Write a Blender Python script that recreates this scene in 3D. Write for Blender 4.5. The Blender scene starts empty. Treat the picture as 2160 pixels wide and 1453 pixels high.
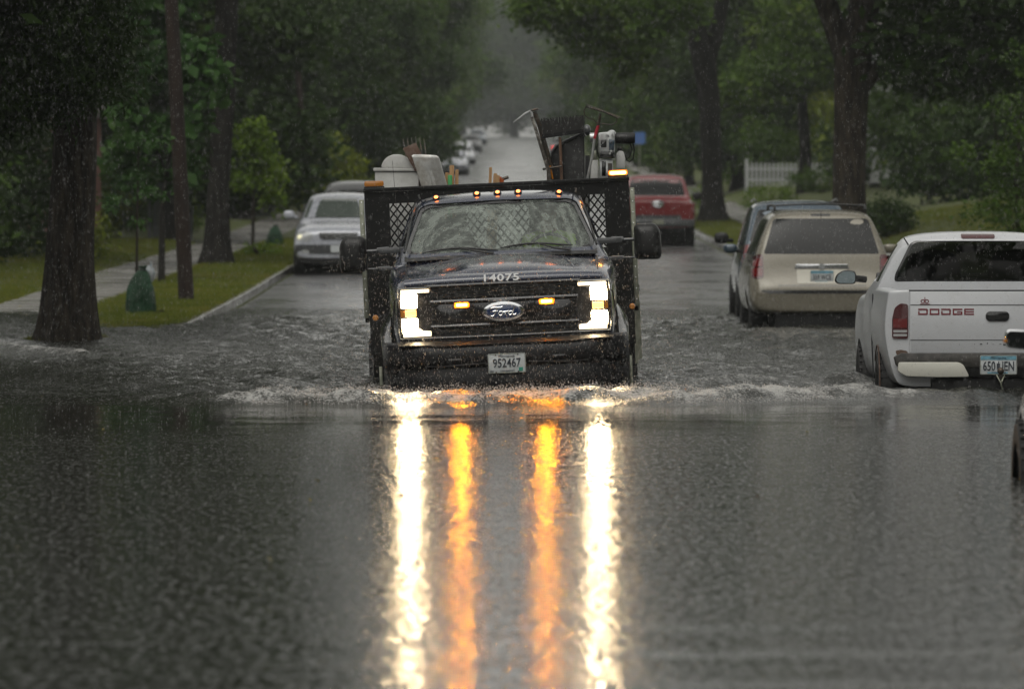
import bpy, bmesh, math, random
import numpy as np
from mathutils import Vector, Matrix
from mathutils.bvhtree import BVHTree
R = math.radians
SC = bpy.context.scene
COL = SC.collection

# ---------------------------------------------------------------- camera
CAMZ = 1.42
cam_d = bpy.data.cameras.new('camera')
cam = bpy.data.objects.new('camera', cam_d)
COL.objects.link(cam)
SC.camera = cam
cam.location = (0, 0, CAMZ)
cam.rotation_euler = (R(90) - math.atan(263.5 / 12000), 0, 0)
cam_d.sensor_width = 36
cam_d.lens = 200
cam_d.clip_start = 0.5
cam_d.clip_end = 4000
cam_d.dof.use_dof = True
cam_d.dof.focus_distance = 46.3
cam_d.dof.aperture_fstop = 4.6

# ---------------------------------------------------------------- world, sun, exposure
SUN_EL, SUN_AZ = R(62), R(200)
world = bpy.data.worlds.new('World')
SC.world = world
world.use_nodes = True
wn = world.node_tree.nodes; wl = world.node_tree.links
bg = wn['Background']
sky = wn.new('ShaderNodeTexSky'); sky.sky_type = 'NISHITA'; sky.sun_disc = False
sky.sun_elevation = SUN_EL; sky.sun_rotation = SUN_AZ
sky.air_density = 1.0; sky.dust_density = 2.0; sky.ozone_density = 1.0
hsv = wn.new('ShaderNodeHueSaturation'); hsv.inputs['Saturation'].default_value = 0.03
wl.new(sky.outputs[0], hsv.inputs['Color']); tn = wn.new('ShaderNodeMix'); tn.data_type = 'RGBA'; tn.blend_type = 'MULTIPLY'; tn.inputs['Factor'].default_value = 1; tn.inputs['B'].default_value = (1.0, .985, .925, 1)
wl.new(hsv.outputs[0], tn.inputs['A']); wl.new(tn.outputs['Result'], bg.inputs['Color'])
bg.inputs['Strength'].default_value = 0.12
sd = bpy.data.lights.new('sun', 'SUN'); sd.energy = 0.6; sd.angle = R(60); sd.color = (1, .97, .92)
sun = bpy.data.objects.new('sun', sd); COL.objects.link(sun)
sun.rotation_euler = (R(90) - SUN_EL, 0, -SUN_AZ + math.pi)
SC.view_settings.view_transform = 'Standard'
SC.view_settings.look = 'None'
SC.view_settings.gamma = 1
SC.view_settings.exposure = 0.5
SC.render.engine = 'CYCLES'
cy = SC.cycles
cy.use_denoising = True
cy.max_bounces = 6; cy.diffuse_bounces = 2; cy.glossy_bounces = 3; cy.transmission_bounces = 4
cy.transparent_max_bounces = 12; cy.volume_bounces = 0
cy.sample_clamp_indirect = 60
cy.caustics_reflective = False; cy.caustics_refractive = False

# ---------------------------------------------------------------- geometry helpers
F = 12000.0
def wx(px, Y): return (px - 1080) / F * Y
def wz(py, Y): return CAMZ - (py - 463) / F * Y
def pt(px, py, Y): return (wx(px, Y), Y, wz(py, Y))

def tag(o, label=None, cat=None, group=None, kind=None):
    if label: o['label'] = label
    if cat: o['category'] = cat
    if group: o['group'] = group
    if kind: o['kind'] = kind
    return o

def empty(name, loc=(0, 0, 0), rot=(0, 0, 0)):
    o = bpy.data.objects.new(name, None); COL.objects.link(o)
    o.location = loc; o.rotation_euler = rot; o.empty_display_size = .2
    return o

def link(name, me, mat=None, parent=None, loc=(0, 0, 0)):
    o = bpy.data.objects.new(name, me); COL.objects.link(o)
    if mat is not None and not me.materials: me.materials.append(mat)
    if parent is not None: o.parent = parent
    o.location = loc
    return o

class MB:
    def __init__(s): s.v = []; s.f = []
    def add(s, vs, fs):
        n = len(s.v); s.v += [tuple(v) for v in vs]; s.f += [tuple(i + n for i in f) for f in fs]; return s
    def box(s, x0, x1, y0, y1, z0, z1):
        return s.add([(x0,y0,z0),(x1,y0,z0),(x1,y1,z0),(x0,y1,z0),(x0,y0,z1),(x1,y0,z1),(x1,y1,z1),(x0,y1,z1)],
                     [(0,3,2,1),(4,5,6,7),(0,1,5,4),(1,2,6,5),(2,3,7,6),(3,0,4,7)])
    def prism(s, pts, a0, a1, axis='y'):
        n = len(pts)
        def P(p, a):
            return (p[0], a, p[1]) if axis == 'y' else ((a, p[0], p[1]) if axis == 'x' else (p[0], p[1], a))
        vs = [P(p, a0) for p in pts] + [P(p, a1) for p in pts]
        fs = [tuple(range(n))[::-1], tuple(range(n, 2 * n))] + [(i, (i + 1) % n, n + (i + 1) % n, n + i) for i in range(n)]
        return s.add(vs, fs)
    def tube(s, pts, r, seg=8, cap=True):
        pts = [Vector(p) for p in pts]; n = len(pts)
        rs = r if isinstance(r, (list, tuple)) else [r] * n
        vs = []; up = None
        for i, p in enumerate(pts):
            d = (pts[min(i + 1, n - 1)] - pts[max(i - 1, 0)]).normalized()
            if up is None:
                up = Vector((0, 0, 1)) if abs(d.z) < .9 else Vector((1, 0, 0))
            a = d.cross(up)
            if a.length < 1e-5: a = d.cross(Vector((0, 1, 0)))
            a.normalize(); b = a.cross(d).normalized(); up = b
            for k in range(seg):
                t = 2 * math.pi * k / seg
                vs.append(p + (a * math.cos(t) + b * math.sin(t)) * rs[i])
        fs = []
        for i in range(n - 1):
            for k in range(seg):
                k2 = (k + 1) % seg
                fs.append((i*seg+k, i*seg+k2, (i+1)*seg+k2, (i+1)*seg+k))
        if cap:
            fs.append(tuple(range(seg))[::-1]); fs.append(tuple((n-1)*seg+k for k in range(seg)))
        return s.add(vs, fs)
    def lathe(s, prof, c, axis='x', seg=28):
        # prof list of (radius, offset along axis)
        vs = []; m = len(prof)
        for r, a in prof:
            for k in range(seg):
                t = 2 * math.pi * k / seg; u, w = r * math.cos(t), r * math.sin(t)
                if axis == 'x': vs.append((c[0]+a, c[1]+u, c[2]+w))
                elif axis == 'y': vs.append((c[0]+u, c[1]+a, c[2]+w))
                else: vs.append((c[0]+u, c[1]+w, c[2]+a))
        fs = []
        for i in range(m - 1):
            for k in range(seg):
                k2 = (k+1) % seg
                fs.append((i*seg+k, i*seg+k2, (i+1)*seg+k2, (i+1)*seg+k))
        if prof[0][0] > 1e-6: fs.append(tuple(range(seg)))
        if prof[-1][0] > 1e-6: fs.append(tuple((m-1)*seg+k for k in range(seg))[::-1])
        return s.add(vs, fs)
    def ell(s, c, r, nu=14, nv=9, p=1.0):
        vs = []; fs = []
        for j in range(nv + 1):
            ph = math.pi * j / nv - math.pi / 2
            for i in range(nu):
                t = 2 * math.pi * i / nu
                def sp(v): return math.copysign(abs(v) ** p, v)
                vs.append((c[0] + r[0]*sp(math.cos(ph))*sp(math.cos(t)), c[1] + r[1]*sp(math.cos(ph))*sp(math.sin(t)), c[2] + r[2]*sp(math.sin(ph))))
        for j in range(nv):
            for i in range(nu):
                fs.append((j*nu+i, j*nu+(i+1) % nu, (j+1)*nu+(i+1) % nu, (j+1)*nu+i))
        return s.add(vs, fs)
    def mesh(s, name, bev=0, seg=2, smooth=35, weld=True, sub=0):
        bm = bmesh.new()
        vv = [bm.verts.new(v) for v in s.v]
        for f in s.f:
            try: bm.faces.new([vv[i] for i in f])
            except ValueError: pass
        if weld: bmesh.ops.remove_doubles(bm, verts=bm.verts, dist=1e-5)
        bmesh.ops.recalc_face_normals(bm, faces=bm.faces)
        if bev:
            es = [e for e in bm.edges if len(e.link_faces) == 2 and e.calc_face_angle(0) > R(32)]
            bmesh.ops.bevel(bm, geom=es, offset=bev, segments=seg, affect='EDGES', profile=.5, clamp_overlap=True)
        me = bpy.data.meshes.new(name); bm.to_mesh(me); bm.free()
        for p in me.polygons: p.use_smooth = True
        me.set_sharp_from_angle(angle=R(smooth))
        return me
    def build(s, name, mat, parent=None, bev=0, seg=2, smooth=35, loc=(0, 0, 0), weld=True):
        return link(name, s.mesh(name, bev, seg, smooth, weld), mat, parent, loc)

def rrect(x0, x1, z0, z1, r=.02, n=4):
    out = []
    for cx, cz, a0 in ((x1-r, z1-r, 0), (x0+r, z1-r, 90), (x0+r, z0+r, 180), (x1-r, z0+r, 270)):
        for k in range(n + 1):
            a = R(a0 + 90 * k / n); out.append((cx + r*math.cos(a), cz + r*math.sin(a)))
    return out

def rpoly(pts, r=.03, n=4):
    """polygon with rounded corners"""
    out = []; m = len(pts)
    for i in range(m):
        p = Vector(pts[i]); a = Vector(pts[i-1]); b = Vector(pts[(i+1) % m])
        da, db = (a-p), (b-p); rr = min(r, da.length*.45, db.length*.45)
        p0 = p + da.normalized()*rr; p1 = p + db.normalized()*rr
        for k in range(n + 1):
            t = k / n; q = p0*(1-t)**2 + p*2*t*(1-t) + p1*t*t
            out.append((q.x, q.y))
    return out

def loft_mesh(stations, sub=2, name='loft'):
    """stations: list of (y, [(x,z)...half outline bottom centre -> top centre])"""
    mb = MB(); rings = []
    m = len(stations[0][1])
    for y, half in stations:
        ring = [(x, y, z) for x, z in half] + [(-x, y, z) for x, z in half[-2:0:-1]]
        rings.append(ring)
    n = len(rings[0])
    vs = [v for r in rings for v in r]; fs = []
    for i in range(len(rings)-1):
        for k in range(n):
            k2 = (k+1) % n; fs.append((i*n+k, i*n+k2, (i+1)*n+k2, (i+1)*n+k))
    # caps as strips of quads across
    for base, flip in ((0, True), ((len(rings)-1)*n, False)):
        for k in range(m-1):
            a = base+k; b = base+k+1; c = base+(n-k-1) % n; d = base+(n-k) % n
            q = (a, b, c, d)
            q = tuple(dict.fromkeys(q))
            if len(q) >= 3: fs.append(q[::-1] if flip else q)
    mb.add(vs, fs)
    me = mb.mesh(name)
    if sub:
        o = link('tmp', me); md = o.modifiers.new('s', 'SUBSURF'); md.levels = sub; md.render_levels = sub
        me2 = evald(o); bpy.data.objects.remove(o); return me2
    return me

def evald(o):
    bpy.context.view_layer.update()
    dg = bpy.context.evaluated_depsgraph_get()
    return bpy.data.meshes.new_from_object(o.evaluated_get(dg))

def bvh_of(me):
    return BVHTree.FromPolygons([v.co[:] for v in me.vertices], [p.vertices[:] for p in me.polygons])

def cut(me, cutters, smooth=30):
    """boolean-subtract a list of meshes"""
    o = link('tmp', me); tmp = []
    for c in cutters:
        co = link('tmpc', c); tmp.append(co)
        md = o.modifiers.new('b', 'BOOLEAN'); md.operation = 'DIFFERENCE'; md.object = co; md.solver = 'EXACT'
    me2 = evald(o); bpy.data.objects.remove(o)
    for c in tmp: bpy.data.objects.remove(c)
    for p in me2.polygons: p.use_smooth = True
    me2.set_sharp_from_angle(angle=R(smooth))
    return me2

def panel(bvh, poly, d='+y', off=.004, depth=.012, cuts=3, far=20):
    """mesh draped over a body: poly is in (x,z) for y-rays, (y,z) for x-rays, (x,y) for z-rays"""
    bm = bmesh.new()
    f = bm.faces.new([bm.verts.new((p[0], p[1], 0)) for p in poly])
    bmesh.ops.triangulate(bm, faces=[f])
    if cuts: bmesh.ops.subdivide_edges(bm, edges=bm.edges[:], cuts=cuts, use_grid_fill=True)
    sgn = 1 if d[0] == '+' else -1; ax = d[1]
    dv = Vector({'x': (sgn,0,0), 'y': (0,sgn,0), 'z': (0,0,sgn)}[ax])
    last = None; pend = []
    for v in bm.verts:
        u, w = v.co.x, v.co.y
        if ax == 'y': o = Vector((u, -sgn*far, w))
        elif ax == 'x': o = Vector((-sgn*far, u, w))
        else: o = Vector((u, w, -sgn*far))
        hit = bvh.ray_cast(o, dv)
        if hit[0] is None:
            pend.append((v, o)); continue
        nrm = hit[1]
        if nrm.dot(dv) > 0: nrm = -nrm
        v.co = hit[0] + nrm*off; last = hit[0].copy(); v.tag = True
    for v, o in pend:
        q = o.copy()
        if last is not None:
            k = {'x': 0, 'y': 1, 'z': 2}[ax]; best = bvh.find_nearest(Vector([last[k] if i == k else o[i] for i in range(3)]))
            q[k] = best[0][k] if best[0] else last[k]
        v.co = q
    bmesh.ops.recalc_face_normals(bm, faces=bm.faces)
    fn = sum((f.normal for f in bm.faces), Vector())
    if fn.dot(dv) > 0: bmesh.ops.reverse_faces(bm, faces=bm.faces[:])
    be = [e for e in bm.edges if len(e.link_faces) == 1]
    r = bmesh.ops.extrude_edge_only(bm, edges=be)
    for v in [g for g in r['geom'] if isinstance(g, bmesh.types.BMVert)]: v.co += dv*depth
    bmesh.ops.recalc_face_normals(bm, faces=bm.faces)
    me = bpy.data.meshes.new('panel'); bm.to_mesh(me); bm.free()
    for p in me.polygons: p.use_smooth = True
    me.set_sharp_from_angle(angle=R(50))
    return me

def text_mesh(s, w, h, depth=.004, shear=0, bold=0, space=1.0):
    c = bpy.data.curves.new('t', 'FONT'); c.body = s; c.align_x = 'CENTER'; c.align_y = 'CENTER'
    c.extrude = .02; c.shear = shear; c.offset = bold; c.space_character = space; c.resolution_u = 3
    o = bpy.data.objects.new('t', c); COL.objects.link(o)
    me = evald(o); bpy.data.objects.remove(o)
    co = np.array([v.co[:] for v in me.vertices])
    mn, mx = co.min(0), co.max(0); ctr = (mn+mx)/2; sz = mx-mn
    co = (co-ctr)/sz*np.array([w, h, depth])
    # text faces -y: x->x, y->z, z->-y
    for v, p in zip(me.vertices, co): v.co = (p[0], -p[2], p[1])
    return me

# ---------------------------------------------------------------- materials
def nodes(name):
    m = bpy.data.materials.new(name); m.use_nodes = True
    nt = m.node_tree; return m, nt.nodes, nt.links, nt.nodes['Principled BSDF']

def noise_node(n, l, scale, detail=4, rough=.55, vec=None, coord='Object', mapscale=None):
    tc = n.new('ShaderNodeTexCoord'); src = tc.outputs[coord]
    if mapscale:
        mp = n.new('ShaderNodeMapping'); mp.inputs['Scale'].default_value = mapscale; l.new(src, mp.inputs[0]); src = mp.outputs[0]
    t = n.new('ShaderNodeTexNoise'); t.inputs['Scale'].default_value = scale; t.inputs['Detail'].default_value = detail
    t.inputs['Roughness'].default_value = rough; l.new(vec or src, t.inputs['Vector'])
    return t

def ramp(n, l, src, stops):
    r = n.new('ShaderNodeValToRGB'); e = r.color_ramp.elements
    while len(e) < len(stops): e.new(.5)
    for k, (p, c) in enumerate(stops):
        e[k].position = p; e[k].color = (c, c, c, 1) if isinstance(c, (int, float)) else (*c, 1)
    l.new(src, r.inputs[0]); return r

def pmat(name, col, rough=.5, metal=0, coat=0, spec=.5, col2=None, nscale=3, nstops=(.4, .65), bump=None, rvar=None, emit=None, estr=0, mapscale=None):
    m, n, l, b = nodes(name)
    b.inputs['Base Color'].default_value = (*col, 1); b.inputs['Roughness'].default_value = rough
    b.inputs['Metallic'].default_value = metal; b.inputs['Specular IOR Level'].default_value = spec
    b.inputs['Coat Weight'].default_value = coat; b.inputs['Coat Roughness'].default_value = .04
    if col2 is not None:
        t = noise_node(n, l, nscale, 6, .65, mapscale=mapscale)
        r = ramp(n, l, t.outputs[0], [(nstops[0], col), (nstops[1], col2)]); l.new(r.outputs[0], b.inputs['Base Color'])
    if rvar:
        t = noise_node(n, l, rvar[0], 5); r = ramp(n, l, t.outputs[0], [(.35, rvar[1]), (.7, rvar[2])]); l.new(r.outputs[0], b.inputs['Roughness'])
    if bump:
        t = noise_node(n, l, bump[0], 6, .6, mapscale=bump[2] if len(bump) > 2 else None)
        bp = n.new('ShaderNodeBump'); bp.inputs['Distance'].default_value = bump[1]; l.new(t.outputs[0], bp.inputs['Height']); l.new(bp.outputs[0], b.inputs['Normal'])
        if coat: l.new(bp.outputs[0], b.inputs['Coat Normal'])
    if emit:
        b.inputs['Emission Color'].default_value = (*emit, 1); b.inputs['Emission Strength'].default_value = estr
    return m

def glassmat(name, tint, rough=.02, bump=None, ior=1.5, haze=0, hazecol=(.2, .22, .2)):
    m, n, l, b = nodes(name); n.remove(b)
    tr = n.new('ShaderNodeBsdfTransparent'); tr.inputs[0].default_value = (*tint, 1)
    gl = n.new('ShaderNodeBsdfGlossy'); gl.inputs['Roughness'].default_value = rough
    fr = n.new('ShaderNodeFresnel'); fr.inputs[0].default_value = ior
    geo = n.new('ShaderNodeNewGeometry')   # same reflectance from both sides
    mx = n.new('ShaderNodeMixShader'); l.new(fr.outputs[0], mx.inputs[0]); l.new(tr.outputs[0], mx.inputs[1]); l.new(gl.outputs[0], mx.inputs[2])
    fm = n.new('ShaderNodeMix'); fm.data_type = 'FLOAT'; l.new(geo.outputs['Backfacing'], fm.inputs['Factor']); l.new(fr.outputs[0], fm.inputs['A']); fm.inputs['B'].default_value = .04
    l.new(fm.outputs[0], mx.inputs[0])
    last = mx
    if haze:
        df = n.new('ShaderNodeBsdfDiffuse'); df.inputs[0].default_value = (*hazecol, 1)
        m2 = n.new('ShaderNodeMixShader'); m2.inputs[0].default_value = haze; l.new(mx.outputs[0], m2.inputs[1]); l.new(df.outputs[0], m2.inputs[2]); last = m2
    if bump:
        t = noise_node(n, l, bump[0], 5, mapscale=bump[2] if len(bump) > 2 else None); bp = n.new('ShaderNodeBump'); bp.inputs['Distance'].default_value = bump[1]
        l.new(t.outputs[0], bp.inputs['Height']); l.new(bp.outputs[0], gl.inputs['Normal']); l.new(bp.outputs[0], fr.inputs['Normal'])
    l.new(last.outputs[0], n['Material Output'].inputs[0])
    return m

M = {}
M['navy'] = pmat('navy_paint', (.011, .017, .042), .22, coat=1, bump=(60, .0004), rvar=(40, .15, .35))
M['black_plastic'] = pmat('black_plastic', (.010, .010, .010), .42, spec=.35, bump=(90, .0006), rvar=(14, .3, .55))
M['black_gloss'] = pmat('black_gloss', (.008, .008, .009), .2, coat=.5)
M['black_paint'] = pmat('black_steel', (.005, .005, .005), .38, spec=.3, col2=(.014, .012, .010), nscale=9, nstops=(.6, .78), bump=(25, .001))
M['rubber'] = pmat('rubber', (.014, .014, .014), .6, bump=(50, .001))
M['rim'] = pmat('rim_grey', (.22, .22, .22), .35, metal=.7, col2=(.1, .1, .1), nscale=12)
M['chrome'] = pmat('chrome', (.75, .76, .78), .08, metal=1, rvar=(20, .05, .2))
M['galv'] = pmat('galvanised', (.30, .31, .25), .4, metal=.6, col2=(.14, .15, .11), nscale=14, nstops=(.4, .7))
M['steel'] = pmat('bright_steel', (.55, .56, .56), .32, metal=.75, col2=(.25, .25, .24), nscale=9, nstops=(.45, .75), bump=(20, .001))
M['darksteel'] = pmat('dark_steel', (.05, .045, .04), .4, metal=.6, col2=(.13, .09, .06), nscale=18, nstops=(.45, .7), bump=(60, .001))
M['rust'] = pmat('rust', (.10, .055, .035), .6, metal=.3, col2=(.16, .12, .1), nscale=14, bump=(40, .001))
M['wood'] = pmat('raw_wood', (.38, .22, .09), .55, col2=(.22, .12, .045), nscale=10, nstops=(.35, .7), mapscale=(8, 8, 1), bump=(30, .001, (8, 8, 1)))
M['handlewood'] = pmat('handle_wood', (.16, .09, .055), .5, col2=(.08, .045, .03), nscale=10, mapscale=(6, 6, 1))
M['white'] = pmat('white_paint', (.50, .51, .53), .28, coat=.4, col2=(.42, .42, .43), nscale=2.2, nstops=(.55, .8), bump=(80, .0004))
M['whiteplastic'] = pmat('white_plastic', (.50, .50, .49), .45, col2=(.38, .38, .36), nscale=4, bump=(30, .0008))
M['bumperwhite'] = pmat('chipped_white_steel', (.55, .54, .48), .4, col2=(.30, .22, .12), nscale=5, nstops=(.60, .72), bump=(30, .001))
M['silver'] = pmat('silver_paint', (.40, .415, .46), .3, metal=.15, coat=.8, rvar=(8, .2, .4))
M['champagne'] = pmat('champagne_paint', (.155, .14, .105), .36, metal=.2, coat=.5, rvar=(8, .2, .38), bump=(70, .0004))
M['blue'] = pmat('slate_blue_paint', (.035, .06, .085), .25, metal=.2, coat=.9, rvar=(8, .15, .3))
M['red'] = pmat('red_paint', (.13, .006, .008), .3, coat=.8)
M['darkgrey'] = pmat('dark_grey_paint', (.05, .052, .055), .3, coat=.6)
M['charcoal'] = pmat('charcoal_paint', (.010, .010, .011), .12, metal=.0, coat=1)
M['glassdark'] = pmat('tinted_glass', (.006, .007, .007), .07, spec=.25, bump=(3, .002))
M['tint'] = glassmat('tinted_clear_glass', (.20, .22, .20))
M['winglass'] = None
M['tail'] = pmat('tail_lens_red', (.12, .002, .003), .15, coat=1, bump=(120, .0006, (1, 1, .1)))
M['taildark'] = pmat('tail_lens_dark_red', (.06, .004, .006), .15, coat=1)
M['taillit'] = pmat('lit_tail_lens', (.3, .01, .01), .2, emit=(1, .05, .05), estr=1.3)
M['clearlens'] = pmat('clear_lens', (.35, .36, .36), .15, coat=1)
M['amberlens'] = pmat('amber_lens', (.42, .15, .01), .15, coat=1, bump=(60, .002, (1, 1, .05)))
M['hl'] = pmat('headlight_glow', (.8, .8, .8), .2, emit=(1.0, .74, .42), estr=75)
M['hl_arm'] = pmat('daytime_light_glow', (.8, .8, .8), .2, emit=(1.0, .78, .48), estr=1.6)
M['strobe_halo'] = pmat('strobe_halo_glow', (.5, .2, .02), .3, emit=(1.0, .20, .015), estr=.9)  # emissive orange standing in for the halo around lit lamps
M['hl_dim'] = pmat('turn_lamp_glow', (.8, .5, .2), .2, emit=(1.0, .50, .14), estr=1.6)
M['amberglow'] = pmat('amber_glow', (.8, .3, .05), .2, emit=(1.0, .29, .003), estr=600)
M['beacon'] = pmat('beacon_glow', (.8, .4, .05), .2, emit=(1.0, .46, .09), estr=16)
M['cablamp'] = pmat('cab_lamp_glow', (.6, .2, .05), .2, emit=(1.0, .22, .05), estr=5)
M['redglow'] = pmat('red_marker_glow', (.6, .02, .02), .2, emit=(1.0, .05, .05), estr=2)
M['platewhite'] = pmat('plate_white', (.52, .55, .56), .4, col2=(.40, .42, .42), nscale=30)
M['plateblue'] = pmat('plate_blue', (.16, .36, .48), .4, col2=(.10, .22, .26), nscale=22)
M['ink'] = pmat('ink_dark', (.02, .025, .035), .5)
M['inkred'] = pmat('lettering_red', (.16, .012, .02), .45)
M['inkwhite'] = pmat('lettering_white', (.7, .7, .7), .45, emit=None)
M['sticker'] = pmat('green_sticker', (.03, .25, .18), .5)
M['ovalblue'] = pmat('oval_blue', (.012, .03, .09), .2, coat=1)
M['interior'] = pmat('interior_grey', (.045, .045, .047), .8)
M['seat'] = pmat('seat_cloth', (.03, .03, .032), .9, bump=(60, .001))
M['skin'] = pmat('skin', (.32, .17, .11), .5)
M['hair'] = pmat('hair', (.03, .02, .015), .7)
M['hivis'] = pmat('hivis_yellow', (.45, .75, .04), .6, emit=None)
M['trousers'] = pmat('navy_cloth', (.02, .025, .04), .9)
# ================================================================ SETTING
_ys = np.arange(-60, 1500, 1.0)
_zz = np.interp(_ys, [-60, 0, 40, 56, 68, 77, 83, 95, 113, 130, 160, 220, 322, 390, 560, 768, 880, 1500],
                [-.38, -.38, -.40, -.36, -.25, -.16, -.10, .04, .31, .50, .88, 1.9, 3.9, 5.4, 8.9, 12.5, 13.4, 12.0])
_k = np.exp(-np.linspace(-2, 2, 13)**2); _k /= _k.sum()
_zs = np.convolve(np.pad(_zz, 6, mode='edge'), _k, mode='valid')
def road_z(Y): return np.interp(Y, _ys, _zs)
XL, XR = -4.4, 5.2
def hash2(x, y): 
    return (np.sin(x*1.7+y*.9)+np.sin(x*.63-y*1.31+2)+np.sin(x*3.1+y*2.3+1)*.5)/2.5
def ground_z(X, Y):
    X = np.asarray(X, float); Y = np.asarray(Y, float)
    z = road_z(Y)
    dl = XL - X; dr = X - XR
    left = np.interp(dl, [-.01, 0, .2, 1.9, 2.15, 3.85, 4.1, 7, 12, 40, 150], [-.05, .12, .15, .13, .04, .03, .09, .2, .45, 1.2, 2.5])
    right = np.interp(dr, [-.01, 0, .2, 1.7, 3.2, 5, 9, 16, 40, 150], [-.05, .12, .15, .19, .26, .82, 1.35, 1.9, 3.0, 5])
    near = np.clip((Y-52)/25, 0, 1)
    lat = np.where(dl > 0, left, np.where(dr > 0, right*(.35+.65*near), -.05))
    z = z + lat
    out = np.maximum(dl, dr)
    z = z + np.where(out > .3, .025*hash2(X, Y*.6)*np.clip((out-.3), 0, 1), 0)
    z = z + .27*np.exp(-((X+5.25)**2+((Y-67.3)*.9)**2)/.42**2)
    z = z + .17*np.exp(-((X+5.75)/.6)**2-((Y-59)/1.6)**2)
    return z

def grid_mesh(name, xs, ys, zfun, mat, smooth=True):
    xs = np.asarray(xs); ys = np.asarray(ys)
    X, Y = np.meshgrid(xs, ys); Z = zfun(X, Y)
    co = np.stack([X, Y, Z], -1).reshape(-1, 3)
    nx, ny = len(xs), len(ys)
    a = (np.arange(ny-1)[:, None]*nx + np.arange(nx-1)[None]).ravel()
    q = np.stack([a, a+1, a+nx+1, a+nx], -1)
    return np_mesh(name, co, q, mat, smooth)

def np_mesh(name, co, q, mat=None, smooth=False, attrs=None):
    me = bpy.data.meshes.new(name); k = q.shape[1]
    me.vertices.add(len(co)); me.vertices.foreach_set('co', co.astype(np.float32).ravel())
    me.loops.add(q.size); me.loops.foreach_set('vertex_index', q.astype(np.int32).ravel())
    me.polygons.add(len(q)); me.polygons.foreach_set('loop_start', (np.arange(len(q))*k).astype(np.int32))
    if smooth: me.polygons.foreach_set('use_smooth', np.ones(len(q), bool))
    for nm, (dom, arr) in (attrs or {}).items():
        at = me.attributes.new(nm, 'FLOAT', dom); at.data.foreach_set('value', arr.astype(np.float32))
    me.update(); me.validate()
    if mat: me.materials.append(mat)
    return me

# ---- materials of the ground
def grass_ground_mat():
    m, n, l, b = nodes('lawn_ground')
    t = noise_node(n, l, 1.3, 8, .7); r = ramp(n, l, t.outputs[0], [(.35, (.048, .065, .011)), (.55, (.08, .10, .015)), (.75, (.11, .105, .028))])
    t2 = noise_node(n, l, 40, 4, .7); mx = n.new('ShaderNodeMix'); mx.data_type = 'RGBA'; mx.blend_type = 'MULTIPLY'; mx.inputs['Factor'].default_value = .7
    r2 = ramp(n, l, t2.outputs[0], [(.3, .45), (.7, 1.1)])
    l.new(r.outputs[0], mx.inputs['A']); l.new(r2.outputs[0], mx.inputs['B']); l.new(mx.outputs['Result'], b.inputs['Base Color'])
    bp = n.new('ShaderNodeBump'); bp.inputs['Distance'].default_value = .03; l.new(t2.outputs[0], bp.inputs['Height']); l.new(bp.outputs[0], b.inputs['Normal'])
    b.inputs['Roughness'].default_value = .7
    return m
def wet_mat(name, c1, c2, scale, r0, r1, pud=.9, bd=.004, bs=60):
    m, n, l, b = nodes(name)
    t = noise_node(n, l, scale, 7, .65); r = ramp(n, l, t.outputs[0], [(.35, c1), (.7, c2)]); l.new(r.outputs[0], b.inputs['Base Color'])
    t2 = noise_node(n, l, pud, 5, .55, mapscale=(1, .35, 1)); r2 = ramp(n, l, t2.outputs[0], [(.42, r0), (.6, r1)]); l.new(r2.outputs[0], b.inputs['Roughness'])
    t3 = noise_node(n, l, bs, 3, .6)
    r3 = ramp(n, l, t2.outputs[0], [(.42, .25), (.6, 1)])
    mm = n.new('ShaderNodeMath'); mm.operation = 'MULTIPLY'; l.new(t3.outputs[0], mm.inputs[0]); l.new(r3.outputs[0], mm.inputs[1])
    bp = n.new('ShaderNodeBump'); bp.inputs['Distance'].default_value = bd; l.new(mm.outputs[0], bp.inputs['Height']); l.new(bp.outputs[0], b.inputs['Normal'])
    b.inputs['Coat Weight'].default_value = .6; b.inputs['Coat Roughness'].default_value = .12
    l.new(bp.outputs[0], b.inputs['Coat Normal'])
    return m
M['lawn'] = grass_ground_mat()
M['asphalt'] = wet_mat('wet_asphalt', (.07, .07, .072), (.10, .10, .10), 3, .2, .5, pud=.5)
M['concrete'] = wet_mat('wet_concrete', (.17, .165, .15), (.26, .25, .23), 2.2, .12, .4, pud=1.2, bd=.003)
M['kerb'] = wet_mat('wet_kerb', (.045, .038, .030), (.10, .088, .072), 5, .25, .5, pud=2)

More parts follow.
